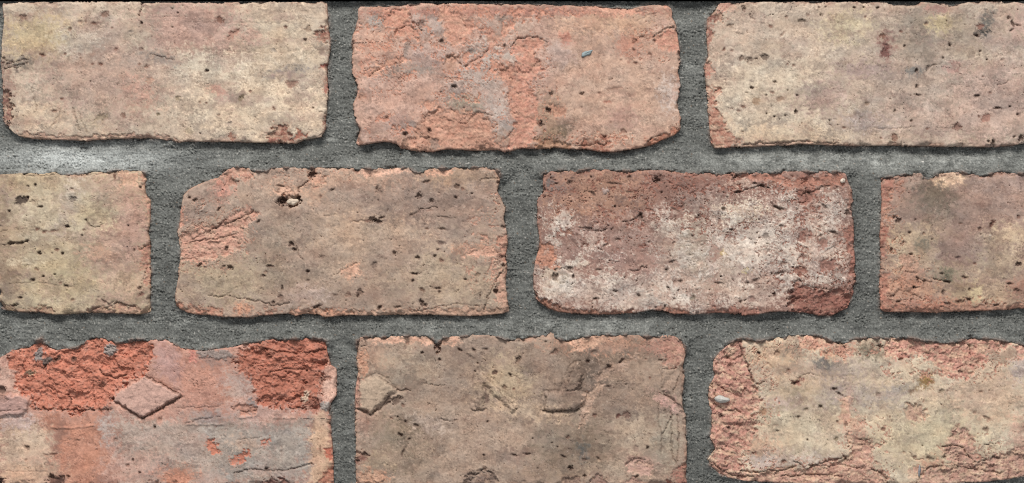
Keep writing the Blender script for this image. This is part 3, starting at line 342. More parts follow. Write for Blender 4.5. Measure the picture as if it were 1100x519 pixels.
BRICKS.append(dict(row=1, wash=(150, 112, 98), label="red brown brick with white crusty lime patches, middle course right of centre",
  base=(166, 130, 115), edge=(182, 118, 94), edge_w=3.8, edge_a=0.9, edge_r=5, voids=1.8, lime=0.7, ragged=1.2, crisp=0.6, craze=1.4, smoke=0.5, sat=0.86, flake_col=(158, 104, 86), flakes=[(866, 225, 30, 44, .62), (895, 280, 28, 36, .5), (850, 290, 36, 26, .42), (700, 225, 110, 40, .38), (760, 192, 150, 10, .7)], bloom=[(815, 258, 75, 62, 1.0), (598, 245, 26, 26, .95), (600, 303, 34, 32, .95), (700, 318, 120, 26, .85), (750, 280, 70, 60, .7), (892, 215, 22, 34, .9), (882, 300, 34, 14, 1.0), (880, 262, 40, 40, .7), (640, 285, 60, 30, .5), (845, 208, 28, 20, .9), (718, 245, 24, 14, .7)],
  top=[(585, 185), (590, 184), (610, 183), (640, 182), (680, 183), (720, 183), (735, 186), (760, 186), (784, 187), (788, 184), (792, 187), (800, 185), (830, 186), (840, 184), (870, 184), (903, 184)],
  right=[(909, 187), (911, 195), (916, 205), (917, 215), (914, 225), (917, 235), (918, 250), (918, 262), (919, 280), (919, 300), (917, 318), (911, 331)],
  bottom=[(580, 325), (590, 332), (600, 335), (615, 337), (640, 338), (660, 338), (685, 336), (700, 333), (713, 334), (720, 337), (745, 338), (770, 336), (795, 338), (815, 338), (830, 334.5), (850, 335), (865, 336), (880, 339), (895, 339)],
  left=[(583, 187), (583, 195), (584, 207), (577, 215), (577, 240), (580, 260), (578, 270), (575, 280), (573, 295), (573, 310), (576, 321)],
  stains=[((640, 205, 60, 25, 0), (176, 134, 110), .8, 14), ((745, 285, 130, 42, 0), (192, 166, 150), .75, 22), ((640, 310, 60, 22, 0), (192, 164, 148), .7, 14), ((860, 260, 50, 60, 0), (196, 170, 154), .6, 18), ((740, 200, 34, 14, 0), (150, 112, 98), .7, 12), ((660, 285, 60, 30, 0), (172, 136, 122), .7, 16), ((760, 220, 30, 14, 0), (174, 150, 136), .8, 8),
          ((600, 304, 20, 20, 0), (206, 186, 164), .9, 6), ((620, 283, 10, 5, 0), (214, 196, 176), .8, 4), ((690, 316, 100, 17, 0), (208, 184, 166), .95, 10), ((660, 303, 8, 6, 0), (212, 192, 172), .8, 4), ((640, 255, 8, 12, 0), (202, 170, 152), .6, 5),
          ((718, 245, 14, 8, 0), (216, 196, 176), .8, 5), ((755, 285, 40, 45, 0), (196, 172, 152), .85, 12), ((745, 265, 16, 30, 0), (186, 168, 148), .8, 8), ((795, 228, 24, 12, 0), (224, 204, 178), .8, 6), ((885, 245, 20, 12, 0), (210, 184, 164), .85, 6), ((860, 275, 14, 18, 0), (212, 188, 168), .7, 6), ((800, 315, 40, 16, 0), (212, 186, 166), .8, 8), ((895, 270, 20, 20, 0), (204, 176, 158), .75, 7), ((852, 320, 10, 14, 0), (208, 180, 160), .7, 5), ((768, 285, 5, 40, 0), (176, 140, 124), .7, 4), ((815, 250, 12, 8, 0), (158, 116, 102), .6, 4), ((860, 250, 10, 8, 0), (140, 94, 82), .6, 4), ((588, 196, 7, 8, 0), (120, 110, 104), .9, 3), ((603, 203, 5, 4, 0), (140, 128, 120), .8, 3), ((795, 198, 14, 5, -6), (206, 172, 150), .8, 3), ((865, 200, 12, 14, 0), (168, 110, 92), .6, 6), ((730, 310, 30, 20, 0), (196, 166, 148), .6, 10), ((776, 272, 3, 3, 0), (190, 164, 104), .8, 2), ((802, 290, 3, 3, 0), (196, 172, 112), .7, 2)],
  chips=[([(850, 338), (846, 325), (850, 312), (852, 305), (860, 302), (868, 307), (878, 309), (890, 313), (900, 310), (912, 314), (921, 298), (921, 320), (908, 342), (880, 344), (860, 341)], 3.2, (158, 96, 80), 2.0),
         ([(580, 262), (588, 260), (596, 264), (597, 280), (604, 286), (596, 290), (586, 284), (578, 288), (574, 275)], 1.6, (198, 130, 98), 1.0), ([(858, 246), (868, 246), (872, 256), (862, 262), (856, 256)], 1.6, (146, 96, 82), .8), ([(880, 280), (895, 278), (902, 284), (892, 292), (880, 290)], 1.6, (158, 108, 94), .8), ([(852, 288), (862, 284), (868, 292), (858, 296)], 1.6, (150, 98, 82), .8), ([(876, 256), (888, 256), (890, 264), (880, 268)], 1.4, (164, 116, 100), .7), ([(857, 196), (866, 192), (874, 200), (870, 218), (858, 222), (856, 208)], 1.8, (160, 104, 88), 1.2), ([(585, 320), (600, 330), (640, 334), (680, 335), (680, 342), (600, 342), (575, 328)], 2, (170, 112, 86), .9), ([(780, 188), (840, 187), (850, 196), (870, 190), (905, 186), (908, 200), (860, 200), (846, 205), (838, 196), (800, 192)], 1.3, (184, 118, 94), .9), ([(714, 331), (740, 333), (740, 342), (714, 340)], 1.5, (184, 118, 92), .5), ([(760, 332), (800, 330), (815, 334), (812, 342), (760, 342)], 1.5, (176, 112, 92), .6),
         ([(905, 250), (912, 244), (921, 240), (921, 296), (912, 298), (914, 280)], 1.4, (172, 108, 90), 1.0)],
  raised=[],
  pits=[hole(676, 190, 3, 1.4, -10, 4), hole(706, 194, 3.6, 2.8, 0, 6), pit(708, 191, 6, 3, 0, 1.5, (110, 80, 70)), hole(744, 253, 1.6, 1.2), hole(786, 247, 1.6, 1.3), hole(777, 225, 2.4, 2), hole(751, 232, 2, 2.4, 0, 2), hole(688, 232, 2, 3.4, 0, 4), hole(818, 200, 4.4, 1.8, 20, 5), hole(811, 197, 2.4, 1.3), hole(793, 206, 3, 1.2, -10, 4), pit(744, 320, 2.8, 3, 0, 2, (110, 100, 76)), pit(849, 314, 3.4, 3, 0, 2.4, (110, 66, 56)), pit(839, 270, 0 + 1.4), pit(863, 276, 3.4, 3, 0, 2, (130, 84, 72)), pit(842, 283, 3.6, 1.8), hole(882, 253, 1.4), hole(896, 250, 5, 1.4, 24, 4), hole(885, 221, 4.6, 1.2, 35, 4), hole(835, 223, 5, 1.4, 20, 4), hole(870, 208, 4, 1.4, 45, 4), hole(840, 243, 3, 1.4, 0, 3), hole(886, 200, 6, .9, -6, 3), hole(612, 288, 4, 1.6, 15, 4), hole(596, 297, 3, 4, 20, 4), hole(616, 297, 1.4, 2), hole(643, 290, 3, 1.6, 0, 3), hole(686, 317, 3, 1.4, 35), hole(650, 263, 4, 1, -30, 3), hole(632, 245, 5, 1.2, 10, 3), hole(664, 257, 3, 1), pit(690, 264, 5, 2, -5, 2, (140, 80, 62)), hole(716, 290, 1.6, 3, 20, 3), hole(718, 330 - 20, 3, 1.2, 60), pit(725, 303, 2.4), pit(612, 248, 3, 3, 0, 2, (150, 100, 76)), hole(640, 321, 3, 1.2, -10), hole(661, 313, 2.6, 1.2), hole(772, 304, 4, 1, 5), hole(803, 304, 2, 1), hole(812, 301, 4, 2, -35, 3), pit(807, 321, 4, 2.4, 0, 2, (140, 98, 88)), hole(796, 324, 1.4, 2), hole(830, 305, 1.2), hole(832, 316, 1.4, 2.2), hole(838, 293, 6, 1.2, -15, 3), hole(823, 254, 4, 3, 0, 1.5), pit(831, 196, 2.6, 2.6, 0, 1, (150, 110, 90)), hole(612, 196, 2.6, 2), hole(598, 197, 2, 1), hole(585, 203, 1.4, 2), hole(637, 208, 3.4, 1, 40), hole(661, 222, 1.6), hole(731, 302, 2), pit(610, 226, 1.6), hole(635, 190, 1.2), hole(911, 228, 2.4, 3), hole(722, 281, 4, 1, -20), hole(660, 197, 7, .9, 5, 3), hole(676, 206, 4, .9, 5, 2), hole(725, 225, 5, 1, 30, 2), hole(733, 221, 4, 1, -40, 2), hole(704, 330, 1.2)],
  crack_shade_lines=[([(668, 239), (676, 237), (684, 235), (688, 229), (690, 237), (694, 239)], .7, 2.4, .55), ([(790, 207), (805, 203), (816, 199), (826, 202)], .7, 2.4, .5), ([(676, 290), (683, 291), (688, 288), (694, 287)], .7, 2.2, .55), ([(622, 244), (634, 248), (646, 248), (652, 246)], .6, 1.8, .45), ([(712, 333), (715, 328)], .6, 2.4, .5), ([(850, 304), (858, 301), (866, 306)], .6, 2, .5), ([(868, 307), (880, 309), (898, 312)], .7, 2, .5), ([(828, 217), (834, 223), (842, 225)], .6, 2, .5), ([(862, 209), (872, 206), (882, 202), (892, 200)], .7, 2, .5), ([(858, 220), (866, 216), (866, 206)], .6, 1.8, .45), ([(784, 185), (788, 192), (792, 187)], .6, 2.4, .5), ([(628, 206), (640, 206)], .5, 1.4, .4), ([(720, 236), (726, 232), (726, 238)], .5, 1.4, .35), ([(596, 290), (606, 288), (614, 292)], .7, 2, .5), ([(890, 268), (896, 264), (900, 270)], .5, 1.6, .4), ([(845, 330), (848, 322), (854, 318)], .6, 1.8, .45)],
  pebbles=[(905.5, 194, 3, 2.6, 0, .4, (214, 200, 184), "tiny white stone near the brick's top right corner"), (650, 205, 6.5, 8, 20, -4.6, (168, 146, 136), "flat grey stone fleck set in the clay")]))

BRICKS.append(dict(row=1, gain=1.09, sat=0.84, flake_col=(188, 134, 106), flakes=[(970, 310, 40, 30, .5), (955, 230, 14, 60, .5), (1040, 330, 90, 10, .5)], wash=(158, 126, 112), label="mauve and olive half brick at the right end of the middle course",
  base=(176, 147, 128), edge=(180, 116, 92), edge_w=3.4, edge_a=0.9, edge_r=4.5, voids=1.2,
  top=[(950, 190), (960, 190), (975, 186), (990, 186), (993, 190), (1003, 192), (1006, 187), (1025, 185), (1040, 186), (1052, 189), (1060, 187), (1072, 184), (1085, 186), (1100, 186)],
  right=[(1105, 187), (1106, 230), (1105, 280), (1105, 331)],
  bottom=[(950, 335), (960, 335.5), (975, 335), (1000, 336), (1030, 335), (1050, 334), (1080, 333)],
  left=[(947, 192), (947, 200), (948, 215), (947, 235), (946, 255), (947, 275), (946, 295), (945, 310), (947, 332)],
  stains=[((1000, 230, 30, 30, 0), (164, 140, 120), .7, 14), ((1070, 225, 40, 40, 0), (180, 148, 130), .8, 14), ((1080, 196, 30, 10, 0), (176, 150, 136), .6, 8), ((1004, 212, 20, 22, 0), (122, 108, 92), .75, 12), ((1045, 235, 26, 22, 0), (150, 124, 110), .55, 12), ((1018, 194, 14, 6, 0), (212, 178, 142), .85, 4), ((980, 262, 30, 18, 0), (192, 166, 134), .8, 9), ((1060, 280, 40, 16, 0), (194, 168, 138), .8, 10), ((1020, 285, 60, 16, 0), (182, 158, 130), .7, 12), ((1080, 255, 26, 12, 0), (206, 180, 146), .7, 8), ((1030, 270, 26, 16, 0), (150, 124, 114), .6, 10), ((975, 310, 28, 20, 0), (202, 154, 124), .85, 9), ((1065, 318, 50, 14, 0), (188, 160, 130), .8, 10), ((1035, 318, 14, 14, 0), (170, 146, 116), .6, 7), ((1016, 296, 10, 6, 0), (120, 116, 92), .7, 5), ((992, 264, 8, 5, 0), (124, 116, 98), .7, 4), ((1095, 310, 10, 10, 0), (168, 124, 104), .7, 6), ((975, 290, 10, 8, 0), (186, 138, 112), .7, 4), ((967, 282, 4, 10, 10), (214, 186, 150), .7, 3), ((1048, 320, 5, 16, 0), (206, 182, 138), .7, 4), ((960, 200, 12, 10, 0), (180, 128, 106), .6, 6), ((1000, 328, 40, 6, 0), (186, 124, 98), .7, 5), ((1098, 190, 8, 8, 0), (168, 140, 130), .5, 5)],
  residue=[((998, 188, 6, 4, 0), (92, 94, 92))],
  chips=[([(945, 196), (955, 192), (960, 200), (956, 214), (960, 222), (948, 224), (945, 210)], 1.8, (172, 108, 88), 1.1), ([(944, 246), (952, 240), (955, 252), (950, 262), (953, 276), (944, 280)], 1.6, (164, 98, 78), .9), ([(944, 296), (954, 292), (954, 318), (960, 328), (980, 331), (1010, 332), (1010, 340), (944, 340)], 1.8, (178, 112, 88), 1.0), ([(965, 275), (978, 272), (984, 282), (986, 294), (972, 292)], 1.2, (192, 144, 116), .9), ([(1008, 187), (1030, 186), (1040, 190), (1026, 197), (1012, 196)], .9, (214, 180, 144), .6), ([(1000, 331), (1040, 328), (1104, 327), (1106, 338), (1000, 340)], 1.2, (178, 122, 96), .7)],
  pits=[pit(1066, 241, 2.4, 3.8, 35, 2.6, (104, 66, 54)), pit(1053, 246, 1.8, 2.6, 35, 2.6, (104, 70, 58)), hole(965, 237, 3.4, 2.4, -20, 3), hole(961, 234, 2), pit(1095, 233, 2, 2), hole(1094, 284, 2.6, 2.2, 0, 4), hole(982, 309, 2, 1.6, 0, 5), hole(958, 269, 1.4, 2.2), hole(1018, 303, 3, 1.2, 10, 4), hole(1037, 298, 4, 1.2, 12, 3), pit(1036, 299, 3, 1), hole(1012, 294, 2.6, 1.2), pit(1032, 240, 1.8, 1.2), hole(979, 273, 1.6), hole(993, 303, 1.2, 3), hole(959, 318, 3, 1.2, -30, 3), hole(1013, 314, 1.4, 2.4, 20), hole(1042, 311, 1.2, 1.8), hole(1041, 322, 2.6, 1.2), hole(965, 324, 2), hole(1018, 326, 4, 1.6, 10, 3), hole(1031, 324, 5, 1.4, -5, 3), pit(1064, 253, 1, 1, 0, 1, (220, 206, 186)), pit(992, 251, 2), pit(971, 260, 2, 1.4), hole(1093, 312, 4, 1.6, 20, 3), hole(1085, 305, 3, 1.2), pit(1086, 242, 1.2), hole(977, 250, 1.6, 1.2), pit(1098, 222, 1), pit(1060, 326, 2, 1.2), hole(1070, 328, 3, 1.2, -15), pit(1029, 277, 2.6, 1.4, 0, 2, (110, 84, 80)), pit(1047, 283, 2), hole(986, 301, 1.2, 2)],
  crack_shade_lines=[([(972, 292), (984, 293)], .5, 1.6, .4), ([(985, 298), (992, 302), (1002, 304)], .6, 1.8, .45), ([(1003, 299), (1020, 304)], .6, 2, .5), ([(1040, 190), (1052, 189), (1062, 187)], .5, 1.5, .45), ([(1072, 184), (1085, 188), (1104, 188)], .5, 1.4, .4), ([(960, 192), (975, 189), (990, 187)], .6, 1.8, .4), ([(1096, 192), (1097, 206)], .3, .8, .3), ([(960, 318), (966, 312), (976, 314), (990, 320)], .5, 1.4, .35)]))

BRICKS.append(dict(row=2, wash=(190, 140, 124), wash_a=0.6, gain=1.03, sat=0.9, smoke=0.3, chip_gain=1.2, vari=0.2, chip_depth=0.8, label="pink brick with broken red patches and a raised diamond, bottom left",
  base=(206, 158, 138), edge=(190, 120, 96), edge_w=2.6, edge_a=0.7, edge_r=4.5, voids=0.5,
  top=[(0, 384), (8, 380), (12, 376), (30, 374), (40, 366), (45, 362), (50, 371), (60, 376), (80, 374), (90, 369), (93, 364), (105, 362), (115, 366), (127, 368), (135, 365), (150, 364), (160, 366), (170, 364), (185, 368), (195, 374), (205, 376), (220, 377), (240, 374), (255, 372), (265, 368), (280, 366), (300, 364), (330, 363), (345, 363)],
  right=[(351, 367), (352, 380), (355, 392), (361, 396), (362, 410), (361, 425), (356, 432), (353, 440), (355, 455), (357, 480), (358, 500), (358, 522)],
  bottom=[(10, 522), (100, 522), (200, 522), (300, 522), (350, 522)],
  left=[(-3, 386), (-3, 430), (-3, 480), (-3, 522)],
  stains=[([(-3, 445), (35, 448), (62, 460), (66, 500), (55, 525), (-3, 525)], (214, 184, 156), .9, 12), ([(36, 445), (110, 445), (118, 480), (110, 525), (60, 525), (62, 470)], (202, 144, 118), .85, 10), ([(120, 448), (250, 440), (335, 445), (330, 525), (130, 525)], (190, 168, 152), .85, 12), ([(215, 455), (335, 455), (335, 515), (240, 515)], (178, 165, 152), .9, 12), ([(336, 445), (352, 440), (362, 525), (332, 525)], (216, 180, 148), .95, 4),
          ([(165, 368), (190, 370), (200, 395), (195, 418), (168, 398)], (194, 152, 140), .9, 5), ([(195, 375), (252, 375), (256, 402), (272, 425), (250, 445), (200, 435), (195, 420)], (204, 150, 128), .8, 8), ((235, 385, 22, 8, 0), (170, 140, 128), .7, 6), ((255, 415, 14, 18, -30), (194, 168, 154), .8, 8), ((280, 440, 40, 14, 0), (196, 160, 146), .7, 8), ((175, 445, 30, 7, 0), (214, 160, 138), .6, 6), ((114, 458, 7, 14, 0), (184, 168, 158), .7, 6), ((18, 452, 18, 10, 0), (196, 172, 162), .7, 6), ([(-3, 388), (10, 392), (16, 405), (20, 422), (-3, 426)], (210, 170, 150), .9, 4), ((6, 435, 12, 8, 0), (176, 140, 130), .7, 4), ((225, 448, 20, 6, 0), (168, 152, 144), .8, 5), ((150, 500, 30, 14, 0), (206, 164, 146), .5, 10), ((30, 510, 30, 10, 0), (216, 176, 146), .6, 8), ((190, 510, 20, 8, 0), (206, 146, 118), .6, 6), ((260, 476, 14, 6, 0), (208, 176, 152), .5, 5), ((335, 430, 6, 14, 0), (190, 166, 150), .5, 4), ((64, 470, 4, 12, 10), (150, 112, 98), .6, 4), ((270, 434, 6, 5, 0), (150, 140, 136), .7, 3)],
  residue=[((118, 376, 7, 7, -40), (152, 148, 142)), ((41, 381, 5, 8, 20), (140, 138, 134)), ((50, 388, 4, 6, 40), (96, 92, 88)), ((32, 400, 5, 2.6, 0), (200, 176, 140)), ((350, 436, 6, 5, 0), (168, 160, 152)), ((357, 442, 4, 3, 0), (150, 146, 140)), ((230, 380, 20, 5, 4), (150, 136, 128)), ((328, 426, 3, 7, 30), (214, 190, 164)), ],
  chips=[([(7, 386), (12, 377), (30, 372), (42, 362), (50, 368), (60, 373), (90, 367), (95, 360), (120, 363), (160, 363), (163, 372), (166, 384), (155, 394), (156, 402), (140, 408), (132, 414), (122, 424), (120, 434), (110, 441), (96, 440), (88, 445), (75, 448), (72, 441), (60, 441), (36, 440), (32, 425), (18, 420), (14, 408), (18, 402), (10, 395)], 3.4, (190, 108, 80), 2.1),
         ([(252, 388), (256, 380), (270, 368), (290, 363), (320, 361), (347, 360), (354, 375), (352, 392), (347, 398), (346, 410), (345, 420), (341, 428), (343, 436), (335, 440), (315, 441), (295, 438), (280, 437), (278, 430), (272, 420), (268, 408), (262, 402), (255, 398)], 3.8, (172, 96, 71), 2.3),
         ([(220, 480), (223, 472), (228, 471), (232, 477), (235, 486), (228, 488)], 2.2, (196, 112, 82), .6), ([(246, 493), (258, 488), (267, 483), (268, 490), (260, 499), (250, 498)], 2.2, (190, 108, 80), .7), ([(280, 476), (287, 472), (291, 469), (290, 474), (284, 477)], 1.8, (178, 100, 76), .5), ([(350, 482), (356, 480), (359, 490), (353, 496), (350, 490)], 1.8, (180, 92, 66), .5), ([(349, 504), (360, 500), (360, 522), (335, 522), (345, 514)], 1.8, (178, 112, 86), .8),
         ([(346, 405), (354, 398), (362, 394), (364, 412), (361, 428), (352, 432), (346, 424), (344, 416)], 1.0, (202, 160, 140), .8), ([(328, 432), (340, 428), (348, 436), (340, 444), (330, 442)], 2.4, (150, 88, 70), .8), ([(50, 516), (53, 511), (60, 510), (68, 514), (72, 524), (52, 524)], 3.2, (104, 72, 62), .6), ([(282, 518), (292, 514), (304, 515), (316, 519), (314, 525), (284, 525)], 2.8, (112, 74, 66), .6), ([(250, 438), (262, 434), (276, 438), (276, 444), (266, 446), (256, 444)], 2.6, (176, 124, 104), .6), ([(-5, 512), (4, 514), (4, 522), (-5, 522)], 3, (90, 66, 58), .5), ([(178, 510), (196, 508), (205, 514), (200, 524), (176, 524)], 1.2, (196, 128, 98), .7), ([(204, 376), (212, 376), (210, 388), (204, 386)], 1.2, (186, 112, 98), .5), ([(156, 519), (172, 517), (176, 524), (156, 524)], 2.4, (120, 84, 74), .5)],
  raised=[("raised_diamond", [(156, 404), (195, 425), (153, 448), (118, 427)], 2.9, (204, 166, 150)), ("raised_letter", [(-6, 427), (22, 424), (31, 430), (30, 440), (22, 446), (-6, 448)], 2.6, (196, 158, 146))],
  pits=[hole(73, 512, 2, 1.8, 0, 4), hole(29, 481, 3, 1.8, 20, 3), hole(143, 494, 1.3, 1.3), hole(150, 508, 1.3, 1.6), hole(166, 459, 1.3, 1.3), hole(83, 473, 3, 1, 8, 2), pit(171, 450, 2), pit(58, 488, 4, 1.2, 5), pit(50, 489, 3, 1.4), pit(137, 500, 2, 1.4, -30), hole(109, 414, 3, 4, 20, 3), hole(1, 419, 5, 4, 0, 4), hole(2, 428, 6, 3, 0, 2), pit(344, 408, 3, 3, 0, 2), pit(352, 406, 3.4, 2.4, 20, 1.5, (160, 112, 94)), pit(307, 464, 2.6, 2.4, 0, 1, (150, 138, 132)), hole(55, 512, 3, 2.4, 0, 4), pit(344, 482, 1, 4, 0, 1.5), hole(286, 503, 1.4, 2.4), pit(104, 483, 1.6), pit(28, 494, 1.4), pit(188, 518, 2.4), hole(31, 400, 4, 2, 0, 1), pit(124, 472, 2.2), pit(302, 485, 1.2), hole(60, 386, 4, 2.4, -30, 3), hole(79, 386, 2.6, 2, 0, 2.6)],
  crack_shade_lines=[([(36, 440), (60, 440), (90, 441), (120, 440)], .7, 2, .5), ([(252, 508), (262, 505), (275, 504), (285, 506), (310, 505), (335, 498)], .7, 1.8, .45), ([(72, 440), (76, 432), (73, 424)], .7, 2, .45), ([(255, 472), (270, 472), (281, 469)], .4, 1.2, .3), ([(6, 506), (50, 507)], .3, .8, .3), ([(190, 438), (235, 437)], .3, .8, .3), ([(206, 408), (210, 416)], .4, 1.4, .4), ([(211, 408), (213, 416)], .4, 1.4, .4), ([(216, 408), (217, 416)], .4, 1.2, .3), ([(107, 398), (112, 404), (124, 406), (136, 402)], .8, 2.4, .5), ([(156, 404), (172, 412), (186, 420), (196, 426)], .7, 2.2, .55), ([(118, 427), (134, 438), (152, 449)], .8, 2.2, .5), ([(152, 450), (170, 440), (194, 427)], 1.5, 2.6, .6), ([(198, 455), (216, 450), (236, 448)], .5, 1.2, .3), ([(280, 375), (300, 378), (320, 380), (350, 376)], .9, 2.4, .4), ([(290, 400), (310, 396), (330, 398)], .8, 2.2, .4), ([(45, 395), (60, 384)], .9, 2.4, .45), ([(310, 440), (335, 438)], .6, 1.8, .4), ([(100, 409), (99, 425), (102, 436)], .6, 2, .4), ([(38, 438), (41, 441)], .6, 2, .5), ([(46, 438), (50, 441)], .7, 2, .5), ([(56, 438), (59, 442)], .6, 2, .5), ([(64, 438), (66, 442)], .6, 2, .5), ([(84, 437), (88, 441)], .6, 2, .5), ([(94, 438), (100, 441)], .7, 2, .5), ([(106, 438), (109, 442)], .6, 2, .5), ([(114, 438), (117, 442)], .6, 2, .5), ([(300, 437), (303, 441)], .5, 2, .5), ([(310, 437), (312, 441)], .5, 2, .5), ([(318, 437), (321, 441)], .5, 2, .5), ([(255, 442), (275, 442)], .6, 2, .5), ([(0, 442), (22, 440)], .5, 1.2, .35)],  # lines along the diamond's lower edges paint its shade
  ridges=[([(55, 459), (75, 460), (100, 457)], 1.2, 1.1), ([(200, 456), (240, 456)], 1.2, 1.0), ([(258, 449), (275, 446)], 1.4, 1.4), ([(295, 449), (316, 449)], 1.2, 1.0)]))

